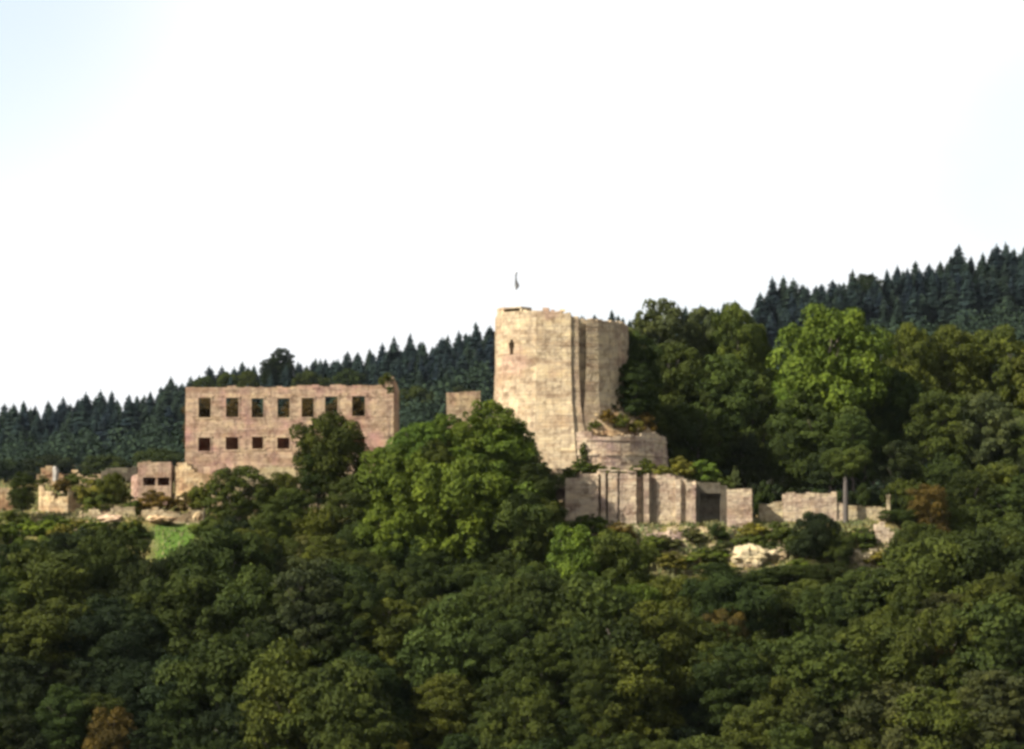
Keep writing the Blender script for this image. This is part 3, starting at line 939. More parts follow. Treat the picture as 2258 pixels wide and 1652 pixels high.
def crown_mesh(kind, seed, H=1.6):
    """crown in a box: radius 1 round the axis, z from 0 to 1.6"""
    r = random.Random(seed)
    cl = []
    n_ = {'round': 84, 'tall': 80, 'ragged': 64, 'bush': 28}[kind]
    n_ = int(n_ * H / 1.6)
    tries = 0
    while len(cl) < n_ and tries < 9000:
        tries += 1
        z = r.random()
        if kind == 'round': env = math.sqrt(max(0, 1 - (abs(z - .45) / .57) ** (2.3 if H < 2 else 3)))
        elif kind == 'tall': env = math.sqrt(max(0, 1 - (abs(z - .38) / .64) ** 2.0)) * .95
        elif kind == 'ragged': env = math.sqrt(max(0, 1 - (abs(z - .5) / .54) ** 2.0)) * (.75 + .35 * noise.noise(Vector((z * 4, seed, 0))))
        else: env = math.sqrt(max(0, 1 - (z / 1.02) ** 2))
        a = r.random() * 6.283
        lob = 1 + .20 * noise.noise(Vector((math.cos(a) * 1.3, math.sin(a) * 1.3, z * 3 + seed)))
        rr = env * lob * (.80 - .55 * r.random() ** 2.6)
        rad = (.11 + .26 * r.random() ** 1.5) * (.75 if z > .8 else 1)
        if kind == 'ragged': rad *= .92
        c = Vector((math.cos(a) * rr, math.sin(a) * rr, (.06 + z * .84) * H))
        if any((c - q).length < .72 * (rad + q_r) * .9 for q, q_r in cl): continue
        cl.append((c, rad))
    cl.append((Vector((0, 0, H * .45)), .42))
    if kind != 'bush': cl.append((Vector((0, 0, H * .7)), .32))
    V, Fc, T = leaf_cards(cl, {'round': 330, 'tall': 330, 'ragged': 280, 'bush': 180}[kind], .033 if kind != 'bush' else .062, seed)
    return mesh('crown', V, Fc, LEAF, T)

CROWNS = {'round': [crown_mesh('round', s) for s in (1, 2, 3, 4)], 'tall': [crown_mesh('tall', s) for s in (11, 12, 13)],
          'ragged': [crown_mesh('ragged', s) for s in (21, 22, 23)], 'bush': [crown_mesh('bush', s) for s in (31, 32, 33)]}
HIGH = {'round': [crown_mesh('round', s, 2.7) for s in (5, 6, 7)], 'tall': [crown_mesh('tall', s, 2.7) for s in (14, 15)],
        'ragged': [crown_mesh('ragged', s, 2.7) for s in (24, 25)]}

def trunk_mesh(seed, m, name='trunk'):
    """unit height trunk with limbs; scaled to the tree"""
    r = random.Random(seed)
    mb = MB()
    pts = [Vector((0, 0, -.06))]
    for k in range(1, 7):
        pts.append(Vector((r.gauss(0, .007) * k, r.gauss(0, .007) * k, k / 6 * .9)))
    mb.tube(pts, [.034, .024, .02, .017, .012, .008, .003], 8)
    for k in range(8):
        a = r.random() * 6.28; z0 = .32 + .07 * k
        b = pts[0].lerp(pts[-1], (z0 + .06) / .96)
        ln = .26 * (1.15 - z0)+.05
        e = b + Vector((math.cos(a) * ln, math.sin(a) * ln, ln * .9))
        mid = b.lerp(e, .5) + Vector((0, 0, -.02))
        mb.tube([b, mid, e], [.011, .008, .003], 6)
    return mesh(name, mb.V, mb.Fc, m, mb.T, True)
TRUNKS = [trunk_mesh(s, BARK) for s in (1, 2, 3)]
PTRUNK = trunk_mesh(9, PALEBARK)

GREEN = (0.042, 0.055, 0.012)
BRIGHT = (0.068, 0.100, 0.015)
LIME = (0.078, 0.108, 0.015)
OLIVE = (0.052, 0.063, 0.012)
DARK = (0.027, 0.038, 0.009)
DEEP = (0.018, 0.026, 0.009)
GREY = (0.050, 0.056, 0.020)
BROWN = (0.072, 0.052, 0.014)
YELL = (0.105, 0.095, 0.018)
UMBER = (0.070, 0.046, 0.016)
CN = {UMBER: 'dark brown', GREEN: 'mid green', BRIGHT: 'fresh green', LIME: 'yellow-green', OLIVE: 'olive green', DARK: 'dark green', DEEP: 'very dark green', GREY: 'greyish green', BROWN: 'rusty brown', YELL: 'ochre yellow'}

ntree = 0
def tree(vx, vtop, w, vbot, Y, col, kind='round', label=None, group=None, name='broadleaf_tree', cat='tree', var=0.12, trunk=None, height=None, dx=0.0):
    global ntree
    ntree += 1
    r = random.Random(ntree * 13 + 5)
    x = X(vx, Y)
    g = ground(x, Y)
    zt = Z(vtop, Y)
    H = max(zt - g, 1.2)
    zb = Z(vbot, Y) if vbot is not None else zt - min(H * .85, M(w, Y) * 1.25)
    rad = M(w, Y) / 2
    if zb > zt - rad * .9: zb = zt - rad * .9
    zb = max(zb, g - (.3 if kind == 'bush' else -.2))
    root = empty(name, (x, Y, g), label, cat, group)
    Hc = 2.7 if (kind in HIGH and (zt - zb) / rad > 2.1) else 1.6
    c = link('crown' if kind != 'bush' else 'foliage', r.choice(HIGH[kind] if Hc > 2 else CROWNS[kind]), root)
    c.location = (dx, 0, zb - g)
    c.rotation_euler = (0, 0, r.random() * 6.28)
    c.scale = (rad * 1.02, rad * 1.02, (zt - zb) / Hc)
    k = (0.64 if group == 'trees of the wooded slope below the ruin' else 0.88 if group == 'bushes on the terraces and walls' else (0.78 if group == 'tall trees behind the ruin' else 0.68)) * (1 + r.uniform(-var, var))
    hue = r.uniform(-.1, .1)
    c.color = (col[0] * k * (1 + hue), col[1] * k, col[2] * k * (1 - hue), 1)
    t = link('trunk' if kind != 'bush' else 'stem', trunk or r.choice(TRUNKS), root)
    hh = (zt - g) * .93
    ww = min(hh, rad * 2.3); t.scale = (ww, ww, hh)
    t.rotation_euler = (0, 0, r.random() * 6.28)
    return root

# trees behind the ruin on the right
BG = 'tall trees behind the ruin'
for a in [
    (1455, 638, 190, 960, 436, GREY, 'round', 'tall grey-green tree whose domed top rises just right of the keep'),
    (1548, 655, 150, 960, 440, GREY, 'tall', 'slender grey-green tree beside the domed one right of the keep'),
    (1622, 655, 150, 990, 438, OLIVE, 'round', 'olive tree with a broad flat top left of the bright green tree'),
    (1668, 690, 110, 990, 443, OLIVE, 'tall', 'narrow olive tree at the gap showing the spruce ridge'),
    (1400, 715, 125, 960, 404, DARK, 'round', 'dark tree leaning against the shaded side of the keep'),
    (1397, 790, 105, 915, 395.5, DARK, 'round', 'dark bushy tree on the rubble bank, covering the shaded flank of the keep'),
    (1485, 745, 210, 1040, 424, DARK, 'round', 'dark round tree in the middle of the wood right of the keep'),
    (1590, 770, 200, 1040, 424, GREEN, 'round', 'mid green tree under the two grey-green tops right of the keep'),
    (1665, 830, 150, 1080, 422, DARK, 'ragged', 'dark ragged tree touching the left side of the bright green tree'),
    (1540, 880, 190, 1080, 415, DARK, 'round', 'dark low tree above the scrub on the buttressed wall'),
    (1450, 880, 110, 1040, 412, DARK, 'ragged', 'small dark tree behind the round outwork'),
    (1640, 950, 170, 1110, 413, DEEP, 'ragged', 'almost black tree above the square pier'),
    (1830, 667, 272, 948, 423, LIME, 'round', 'bright yellow-green domed tree, the most vivid in the picture'),
    (1748, 800, 140, 1060, 424, BRIGHT, 'tall', 'fresh green tree merging with the left flank of the vivid domed tree'),
    (1925, 790, 120, 1020, 426, GREEN, 'tall', 'mid green tree merging with the right flank of the vivid domed tree'),
    (1815, 830, 230, 1090, 419, GREEN, 'round', 'mid green broad tree directly under the vivid domed tree'),
    (1740, 940, 170, 1095, 415, DARK, 'ragged', 'dark hanging tree above the lowest terrace wall'),
    (1905, 930, 150, 1080, 412, DARK, 'ragged', 'dark ragged tree above the slim dark tree trunk'),
    (1830, 985, 150, 1082, 410, DEEP, 'ragged', 'almost black tree above the tallest terrace wall'),
    (2010, 700, 150, 1000, 436, OLIVE, 'round', 'olive tree immediately right of the vivid domed tree'),
    (2100, 705, 190, 1010, 440, OLIVE, 'round', 'broad olive tree under the spruce ridge at right'),
    (2200, 700, 190, 1020, 442, OLIVE, 'round', 'second broad olive tree from the right edge under the spruce ridge'),
    (2285, 740, 190, 1040, 438, OLIVE, 'ragged', 'olive tree cut by the right edge under the spruce ridge'),
    (1985, 800, 150, 1060, 425, DARK, 'tall', 'dark tall tree right of the trunk of the vivid tree'),
    (2070, 850, 190, 1100, 422, GREEN, 'round', 'mid green tree in the right-hand wood above the rusty tree'),
    (2175, 850, 190, 1100, 422, GREY, 'round', 'grey-green tree in the middle of the right-hand wood'),
    (2262, 890, 170, 1130, 420, GREEN, 'ragged', 'mid green tree at the right edge halfway up the wood'),
    (1985, 960, 130, 1120, 410, DEEP, 'ragged', 'almost black tree behind the slim stone post'),
    (2085, 990, 170, 1150, 408, DARK, 'ragged', 'dark tree behind the rusty brown tree'),
    (2185, 1010, 190, 1190, 405, GREEN, 'round', 'mid green rounded tree low in the right-hand wood'),
    (2270, 1030, 150, 1200, 402, DARK, 'round', 'dark tree at the right edge low in the wood'),
    (2040, 1100, 130, 1230, 392, OLIVE, 'ragged', 'olive tree just below the rusty tree at right'),
    (2130, 1110, 170, 1260, 390, GREEN, 'round', 'mid green tree right of the rusty tree'),
    (2230, 1130, 180, 1280, 388, GREEN, 'round', 'broad mid green tree at the right edge level with the terrace'),
]:
    tree(*a[:7], label=a[7], group=BG)
pt_ = tree(1880, 905, 120, 1040, 409.5, GREEN, 'ragged', 'small ragged tree standing just behind the slim dark trunk', BG)
def bare_trunk():
    b = P(1865, 1160, 386.9)
    mb = MB()
    h = Z(1000, 386.9) - b.z
    mb.tube([(0, 0, -.5), (0, 0, h * .3), (.05, .2, h * .6), (.0, .6, h)], [.42, .36, .3, .18], 9)
    root = empty('leaning_tree', b, 'slim dark tree trunk under a small leafy head in the gap of the terrace wall', 'tree')
    link('trunk', mesh('trunk', mb.V, mb.Fc, PALEBARK, mb.T, True), root)
    for dx_, dz, s in ((0.2, h * .72, 3.2), (1.9, h * .86, 2.6), (-1.6, h * .84, 2.4)):
        c = link('crown', CROWNS['ragged'][1], root)
        c.location = (dx_, .8, dz - .6); c.scale = (s, s, s * .8); c.color = (*GREEN, 1)
bare_trunk()
for k, v in enumerate(range(1660, 1985, 27)):
    tree(v, 1068 + rnd.uniform(-12, 10), 62, 1140, 396 + rnd.uniform(-1.5, 3), [DEEP, DARK][k % 2], 'bush', f"{['very dark', 'dark'][k % 2]} shade-coloured undergrowth bush behind the {'lowest' if v < 1726 else ('tallest' if v < 1850 else 'right-hand')} terrace wall", 'shade-coloured undergrowth behind the terrace walls', 'bush', 'bush')  # bushes coloured dark to carry the shadow under the trees
tree(2050, 1058, 125, 1195, 386, BROWN, 'ragged', 'rusty brown tree right of the terrace walls', 'trees round the ruin')

# trees in front of the ruin
FR = 'trees round the ruin'
for a in [
    (1075, 866, 180, 1120, 380, BRIGHT, 'round', 'fresh green tree whose crown covers the left foot of the keep'),
    (925, 922, 180, 1140, 381, BRIGHT, 'round', 'fresh green tree between the hall and the keep'),
    (985, 905, 130, 1100, 382, BRIGHT, 'round', 'fresh green tree under the cream wall fragment left of the keep'),
    (860, 968, 170, 1180, 378, BRIGHT, 'round', 'fresh green tree below the right end of the hall'),
    (1165, 985, 150, 1200, 378, DARK, 'round', 'dark green tree against the base of the keep'),
    (1175, 1010, 150, 1200, 375, DARK, 'ragged', 'dark ragged tree shading the right side of the large central tree'),
    (958, 960, 120, 1120, 377, GREEN, 'tall', 'mid green narrow tree rising out of the middle of the central trees'),
    (1085, 925, 240, 1190, 378.5, BRIGHT, 'round', 'broad fresh green tree reaching up to the keep, right of centre'),
    (905, 985, 240, 1230, 376, BRIGHT, 'round', 'broad fresh green tree left of the large central tree'),
    (1130, 1080, 230, 1290, 372, GREEN, 'round', 'broad mid green tree low right of the large central tree'),
    (1010, 1000, 280, 1270, 373, BRIGHT, 'round', 'large fresh green tree in the centre of the picture'),
    (1130, 925, 120, 1080, 381, BRIGHT, 'round', 'fresh green tree overlapping the lower left wall of the keep'),
    (1190, 1085, 130, 1240, 374, GREEN, 'round', 'mid green tree left of the buttressed wall'),
    (728, 903, 182, 1090, 383, GREEN, 'round', 'mid green round tree in front of the right half of the hall'),
    (700, 985, 120, 1120, 381, DARK, 'ragged', 'dark small tree hiding the lower windows of the hall'),
    (790, 1040, 150, 1200, 376, GREEN, 'round', 'mid green tree left of the large central tree'),
    (630, 1035, 110, 1160, 382, OLIVE, 'round', 'olive tree right behind the ball-shaped tree at the hall foot'),
    (595, 1050, 90, 1150, 383, GREEN, 'ragged', 'mid green shaggy tree at the foot of the hall wall'),
    (530, 1017, 160, 1195, 379, GREEN, 'round', 'mid green ball-shaped tree in front of the left half of the hall'),
    (640, 1070, 130, 1210, 376, OLIVE, 'round', 'olive tree right of the ball-shaped tree'),
    (700, 1110, 140, 1250, 373, OLIVE, 'ragged', 'ragged olive tree below the centre of the hall'),
    (590, 1120, 130, 1250, 373, OLIVE, 'round', 'olive tree below the ball-shaped tree'),
    (860, 1110, 170, 1280, 371, BRIGHT, 'round', 'fresh green tree low left of the large central tree'),
    (50, 1035, 82, 1130, 386, DARK, 'ragged', 'dark small tree at the far left between two wall fragments'),
    (1795, 1125, 130, 1260, 376, DEEP, 'round', 'dark green round tree in front of the tallest terrace wall'),
    (1850, 1165, 90, 1270, 374, DARK, 'ragged', 'dark small tree between the two cream outcrops'),
    (448, 868, 100, 1010, 412.5, UMBER, 'round', 'dark brown tree added to fill the leftmost upper window of the hall'),  # trees added behind the hall to fill its upper windows with dark brown
    (530, 870, 110, 1010, 413, UMBER, 'round', 'dark brown tree added to fill the second and third upper windows of the hall'),
    (665, 866, 130, 1010, 412.5, UMBER, 'round', 'dark brown tree added to fill the fourth and fifth upper windows of the hall'),
    (765, 864, 120, 1010, 413, UMBER, 'round', 'brownish tree added to fill the two rightmost upper windows of the hall'),
    (250, 1040, 80, 1115, 391, OLIVE, 'round', 'olive round tree left of the ruined vault'),
]:
    tree(*a[:7], label=a[7], group=FR)

for k, (v, vt, w, Y_) in enumerate([(1985, 1120, 110, 388), (2040, 1150, 150, 383), (2120, 1165, 170, 381), (2210, 1160, 180, 382), (2290, 1150, 160, 383), (2010, 1190, 130, 377), (2090, 1215, 160, 375), (2180, 1225, 170, 374), (2270, 1215, 170, 374),
                              (2140, 1030, 170, 396), (2225, 1060, 170, 394), (2000, 1050, 120, 398)]):
    tree(v, vt, w, None, Y_, [GREEN, OLIVE, DARK, GREEN, DARK][k % 5], ['round', 'ragged', 'round'][k % 3],
         f"{CN[[GREEN, OLIVE, DARK, GREEN, DARK][k % 5]]} tree in the right-hand wood {['beside the slim stone post', 'below the rusty tree', 'far right of the wall stump', 'near the right edge, level with the stump', 'cut by the right edge, level with the stump', 'just right of the wall stump', 'below and right of the stump', 'right of the outcrops, second from the edge', 'cut by the right edge, level with the outcrops', 'above the rusty tree to its right', 'above the rusty tree near the edge', 'directly behind the stone post'][k]}", FR)
# bushes
BU = 'bushes on the terraces and walls'
for a in [
    (140, 1052, 50, 1082, 396, BROWN, 'brownish bush between the pale stump and the ochre rubble wall'),
    (205, 1044, 60, 1085, 397, OLIVE, 'olive bush left of the long low grey wall'),
    (95, 1046, 44, 1075, 397, OLIVE, 'small olive bush left of the pale stump'),
    (425, 1068, 60, 1130, 389, BROWN, 'brown bush against the ochre retaining wall'),
    (190, 1052, 80, 1120, 393, YELL, 'yellowish bush behind the ochre rubble wall'),
    (225, 1078, 90, 1125, 390.5, OLIVE, 'olive bush in front of the low pinkish wall'),
    (160, 1040, 70, 1085, 399, OLIVE, 'olive bush below the pale stump at far left'),
    (340, 1080, 90, 1125, 391, BROWN, 'brown bush in front of the two dark vault openings'),
    (395, 1088, 70, 1128, 391, BROWN, 'brownish bush right of the vault openings'),
    (296, 1090, 50, 1140, 390, OLIVE, 'small olive bush at the left foot of the ruined vault'),
    (450, 1060, 70, 1120, 388, OLIVE, 'olive bush left of the ball-shaped tree'),
    (853, 819, 42, 850, 400.5, OLIVE, 'tuft of olive growth on the top right corner of the hall'),
    (860, 846, 20, 868, 399.2, GREEN, 'small green growth clinging below the top right corner of the hall'),
    (1286, 975, 24, 1018, 388.2, GREEN, 'narrow pointed shrub in front of the round outwork'),
    (1280, 1012, 60, 1045, 387.5, OLIVE, 'olive shrub on the left end of the buttressed wall'),
    (1252, 1030, 40, 1060, 386.5, GREEN, 'small green shrub at the very left end of the buttressed wall'),
    (1355, 1030, 60, 1046, 387.0, OLIVE, 'flat olive shrub along the coping of the buttressed wall'),
    (1400, 1024, 36, 1056, 386.2, GREEN, 'green shrub hanging over the middle of the buttressed wall'),
    (1460, 1022, 60, 1054, 387, YELL, 'yellowish shrub left of the bush crowning the buttressed wall'),
    (1320, 1022, 50, 1045, 387.2, OLIVE, 'low olive shrub above the narrow slots of the wall'),
    (1425, 1010, 50, 1050, 388, OLIVE, 'olive shrub at the foot of the dark side of the outwork'),
    (1500, 1006, 75, 1052, 390, YELL, 'yellowish bush crowning the buttressed wall'),
    (1550, 1010, 75, 1060, 390, LIME, 'bright yellow-green bush above the gate recess'),
    (1590, 1040, 60, 1080, 390, OLIVE, 'olive bush between the gate recess and the square pier'),
    (1623, 1022, 26, 1075, 390, GREY, 'thin grey-green sapling above the square pier'),
    (1340, 902, 46, 935, 391, BROWN, 'small brown bush highest on the rubble heap by the keep'),
    (1372, 912, 50, 945, 391, OLIVE, 'small olive bush in the middle of the rubble heap by the keep'),
    (1312, 925, 36, 952, 390, OLIVE, 'small olive bush at the left foot of the rubble heap by the keep'),
    (1405, 925, 40, 952, 391, YELL, 'small yellowish bush low on the rubble heap by the keep'),
    (1345, 876, 50, 910, 393.5, DARK, 'dark bush in the corner at the right foot of the keep'),
    (1390, 880, 66, 935, 396, OLIVE, 'olive bush on the rubble bank right of the keep'),
    (1425, 905, 56, 950, 395, BROWN, 'brownish bush low on the rubble bank right of the keep'),
    (1445, 890, 60, 950, 400, DARK, 'dark bush at the right end of the rubble bank'),
    (1300, 1130, 80, 1175, 380, OLIVE, 'olive bush under the left end of the buttressed wall'),
    (1370, 1148, 70, 1190, 379, BROWN, 'brownish bush below the pale panels of the wall'),
    (1265, 1150, 70, 1200, 378, GREEN, 'green bush left below the buttressed wall'),
    (1440, 1175, 70, 1215, 377.5, OLIVE, 'olive bush below the centre of the buttressed wall'),
    (1525, 1160, 60, 1200, 379, GREY, 'grey-green bush below the right end of the buttressed wall'),
    (1580, 1150, 60, 1205, 379, DARK, 'dark bush at the foot of the gate recess'),
    (1660, 1152, 80, 1195, 381, YELL, 'yellow bush below the square pier'),
    (1715, 1150, 80, 1200, 380, OLIVE, 'olive bush below the lowest terrace wall'),
    (1760, 1172, 70, 1215, 377, GREEN, 'green bush above the large cream rock'),
    (1900, 1160, 70, 1210, 379, OLIVE, 'olive bush above the cream rock left of the wall stump'),
    (1990, 1170, 80, 1240, 377, OLIVE, 'olive bush right of the brown wall stump'),
    (1560, 1205, 90, 1250, 375, OLIVE, 'broad olive bush left of the large cream rock'),
    (1480, 1215, 80, 1255, 374, YELL, 'yellowish bush at the edge of the wood below the scrub'),
    (1390, 1200, 90, 1245, 375, LIME, 'yellow-green bush below the brownish boulder'),
    (1300, 1205, 100, 1255, 374, LIME, 'bright yellow-green bush right of the central tree'),
    (120, 1135, 90, 1180, 384, OLIVE, 'olive bush below the ochre rubble wall'),
    (30, 1120, 90, 1170, 384, GREEN, 'green bush at the left edge below the tan wall fragment'),
    (290, 1150, 80, 1190, 380, GREEN, 'green bush at the left edge of the bright lawn'),
    (200, 1150, 90, 1195, 380, OLIVE, 'olive bush at the lower left below the pinkish boulder'),
    (470, 1150, 80, 1200, 379, DARK, 'dark bush closing the right side of the bright lawn'),
]:
    tree(*a[:6], 'bush', a[6], BU, 'bush', 'bush')

for k in range(26):
    v = 5 + k * 18 + rnd.uniform(-8, 8)
    if 300 < v < 445: continue
    Yb = rnd.uniform(377, 385)
    vt = rnd.uniform(1138, 1172)
    c = rnd.choice([OLIVE, GREEN, OLIVE, YELL, BRIGHT])
    tree(v, vt, rnd.uniform(50, 90), vt + 50, Yb, c, 'bush', f"{CN[c]} scrub bush at the terrace edge under the {'ochre rubble wall' if v < 180 else ('olive bushes' if v < 300 else 'retaining wall')}", BU, 'bush', 'bush')
for k in range(30):
    v = 1255 + k * 24 + rnd.uniform(-10, 10)
    Yb = rnd.uniform(373.5, 381)
    vt = HZ - (ground(X(v, Yb), Yb) + rnd.uniform(.9, 1.9)) / Yb * F
    c = rnd.choice([OLIVE, GREEN, GREY, YELL, DARK, LIME])
    tree(v, vt, rnd.uniform(40, 80), vt + 40, Yb, c, 'bush', f"{CN[c]} scrub bush on the bank below the {'buttressed wall' if v < 1600 else 'terrace walls'}", BU, 'bush', 'bush')
for vx_, vt_, w_, vb_, Yv, lb in ((1388, 760, 50, 850, 399.2, 'upper ivy mass on the shaded right edge of the keep'), (1376, 812, 70, 905, 397.6, 'large dark ivy mass low on the shaded flank of the keep'), (1352, 860, 60, 915, 395.0, 'ivy patch at the right foot of the keep')):
    tree(vx_, vt_, w_, vb_, Yv, DARK, 'bush', lb, 'ivy on the keep', 'ivy', 'ivy')
# wooded slope below the ruin
SL = 'trees of the wooded slope below the ruin'
cols_l = [DARK, DARK, GREEN, GREEN, DEEP, GREY, OLIVE]
cols_r = [GREEN, OLIVE, OLIVE, DARK, GREY, GREEN, DARK]
rr = random.Random(77)
specials = [
    (1400, 1215, 'x'),
]
def under(v):
    for lim, t in ((40, 'at the left edge'), (210, 'below the ochre rubble wall'), (320, 'below the pinkish boulder'), (450, 'below the bright lawn'), (600, 'below the ball-shaped tree'),
                   (780, 'below the hall'), (930, 'between hall and keep'), (1100, 'below the large central tree'), (1250, 'below the foot of the keep'), (1400, 'below the slotted wall'),
                   (1540, 'below the round outwork'), (1670, 'below the square pier'), (1850, 'below the terrace walls'), (2000, 'below the wall stump'), (2150, 'below the rusty tree'), (9999, 'at the right edge')):
        if v < lim: return t
Y = 369.5
row = 0
while Y > 314:
    v = -110 + (row % 2) * 60
    while v < 2370:
        w = rr.choice([rr.uniform(130, 190), rr.uniform(190, 320)])
        yy = Y + rr.uniform(-2.2, 2.2)
        x = X(v, yy)
        g = ground(x, yy)
        fld = noise.noise(Vector((x * .045 + 3, yy * .06, 1.5)))
        h = (rr.uniform(9, 13) + min(3, (370 - Y) * .1)) * (1.0 + .7 * fld) + (w - 190) * .012
        if row == 0:
            h = rr.uniform(7.0, 9.5); w = rr.uniform(110, 170)
            if 1230 < v < 1990: h = rr.uniform(2.4, 4.0)
            if 290 < v < 470: h = rr.uniform(2.2, 3.4)
        if row == 1:
            w = min(w, 190)
            if 290 < v < 470: h = 6.0
            elif 1400 < v < 1990: h = min(h, 7.5)
        vt = HZ - (g + h) / yy * F
        # dark clefts: low trees with the shade put into their leaf colour
        gap = (835 < v < 975 and row >= 4) or (70 < v < 270 and row in (4, 6)) or (1470 < v < 1590 and row in (5, 6)) or (2080 < v < 2200 and row == 5)
        if gap: h *= .5; vt = HZ - (g + h) / yy * F; w = min(w, 150)
        if True:
            if v < 780: c = rr.choice([DARK, DARK, GREEN, GREEN, DEEP, GREY, OLIVE]); side = 'below the hall'
            elif v < 1250: c = rr.choice([GREEN, GREEN, DARK, OLIVE, DARK]); side = 'below the large central tree'
            elif v < 1750: c = rr.choice([GREEN, OLIVE, DARK, DARK, GREEN]); side = 'below the buttressed wall'
            else: c = rr.choice([GREEN, OLIVE, DARK, GREY, GREEN, DARK]); side = 'at lower right'
            if v < 400 and vt > 1310: c = rr.choice([DEEP, DARK, DEEP, DEEP]); h *= .85 if v < 260 else 1; vt = HZ - (g + h) / yy * F  # lower left: shadow of the wood put into darker leaf greens
            if row == 0 and v < 480: c = rr.choice([OLIVE, GREEN, BRIGHT])
            if row <= 2 and 1230 < v < 1560: c = rr.choice([OLIVE, LIME, GREEN])
            if gap: c = DEEP
            band = 'high' if vt < 1300 else ('upper' if vt < 1390 else ('middle' if vt < 1500 else 'lower'))
            kd = rr.choice(['round', 'round', 'tall', 'ragged'])
            tree(v, vt, w, None, yy, c, kd, f"{CN[c]} {'narrow ' if w < 165 else ('broad ' if w > 215 else '')}tree, {band} slope, {under(v)}", SL, var=.2)
        v += w * rr.uniform(.42, .6)
    Y -= 5.9
    row += 1
tree(250, 1556, 170, 1700, 335, BROWN, 'ragged', 'rusty brown tree at the bottom left of the picture', SL)
tree(1632, 1425, 115, 1530, 346, YELL, 'round', 'ochre yellow tree low right of centre in the wooded slope', SL)
tree(1600, 1335, 110, 1440, 353, BROWN, 'round', 'brownish tree right of centre below the cream rock', SL)
tree(2080, 1420, 110, 1520, 346, BROWN, 'round', 'brownish tree in the lower right of the wooded slope', SL)
tree(890, 1628, 50, 1690, 328, YELL, 'ragged', 'tiny ochre treetop at the bottom edge left of centre', SL)

# ------------------------------------------------------------------ spruce ridge
def spruce_mesh(seed):
    r = random.Random(seed)
    V, Fc, T = [], [], []
    lay = 24
    for j in range(lay):
        t = j / (lay - 1)
        z = .10 + .90 * t
        rad = (.17 * (1 - t) ** .62 + .004) * (1 + r.gauss(0, .10))
        nb = max(5, int(17 * (1 - t) + 4))
        a0 = r.random() * 6.28
        for i in range(nb):
            a = a0 + 6.283 * i / nb + r.gauss(0, .12)
            L_ = rad * r.uniform(.75, 1.2)
            d = Vector((math.cos(a), math.sin(a), 0)); s = Vector((-d.y, d.x, 0))
            wv = L_ * r.uniform(.30, .45) + .006
            z0 = z + r.gauss(0, .008)
            dr = L_ * r.uniform(.35, .7)
            b = len(V)
            V += [Vector((0, 0, z0 + .012)), d * L_ * .6 + s * wv + Vector((0, 0, z0 - dr * .6)), d * L_ + Vector((0, 0, z0 - dr)), d * L_ * .6 - s * wv + Vector((0, 0, z0 - dr * .6))]
            Fc += [(b, b + 3, b + 2, b + 1)]
            T.append(min(1, max(0, r.gauss(.5, .2))))
            b = len(V)
            V += [d * L_ * .35 + s * wv * .8 + Vector((0, 0, z0 - dr * .2)), d * L_ * .9 + Vector((0, 0, z0 - dr - .03)), d * L_ * .35 - s * wv * .8 + Vector((0, 0, z0 - dr * .2 - .03))]
            Fc += [(b, b + 1, b + 2)]
            T.append(min(1, max(0, r.gauss(.4, .2))))
    return mesh('crown', V, Fc, NEEDLE, T)
SPR = [spruce_mesh(s) for s in (1, 2, 3, 4, 5)]
def spruce_trunk():
    mb = MB(); mb.tube([(0, 0, -.04), (0, 0, .5), (0, 0, .97)], [.014, .009, .001], 6)
    return mesh('trunk', mb.V, mb.Fc, BARK, mb.T, True)
SPT = spruce_trunk()
def spruce(x, y, h, wide, col, label, group):
    g = ground(x, y)
    root = empty('spruce_tree', (x, y, g), label, 'spruce', group)
    c = link('crown', rr.choice(SPR), root); c.scale = (h * wide, h * wide, h); c.rotation_euler = (R(rr.gauss(0, 1.2)), R(rr.gauss(0, 1.2)), rr.random() * 6.28)
    c.color = (*col, 1)
    t = link('trunk', SPT, root); t.scale = (h, h, h)
    return root
nsp = 0
for rw in range(7):
    y = YR + 4 - rw * 13.5
    v = -60 + (rw % 2) * 18
    while v < 2330:
        x = X(v, y)
        right = v > 1600
        hidden = (1110 < v < 1660) or (410 < v < 870 and rw > 2) or (right and rw > 5)
        if not hidden:
            h = rr.uniform(17, 22) if not right else rr.uniform(18, 23.5)
            h *= .90 + .38 * noise.noise(Vector((v * .012, rw * .7, 5)))
            col = rr.choice([(0.013, 0.022, 0.024), (0.016, 0.027, 0.026), (0.018, 0.029, 0.022), (0.012, 0.020, 0.026)])
            place = [t for l_, t in ((60, 'at the left edge'), (150, 'above the pale stump'), (240, 'above the olive bushes'), (320, 'above the ruined vault'), (420, 'left of the hall'), (560, 'above the left of the hall'), (720, 'above the middle of the hall'),
                     (880, 'above the right of the hall'), (980, 'right of the hall'), (1120, 'left of the keep'), (1790, 'left of the vivid tree'), (1900, 'over the vivid tree'), (2020, 'right of the vivid tree'), (2140, 'above the broad olive trees'), (9999, 'at the right edge')) if v < l_][0]
            tier = 'on the skyline' if rw < 2 else 'on the ridge slope'
            spruce(x, y + rr.uniform(-4, 4), h, rr.uniform(1.5, 2.4), col, f'dark spruce {tier} {place}', 'spruces on the ridge behind the ruin')
            nsp += 1
        v += rr.uniform(24, 38) if rw else rr.uniform(17, 30)
print('spruces', nsp, 'trees', ntree)
RB = 'broadleaf trees on the ridge'
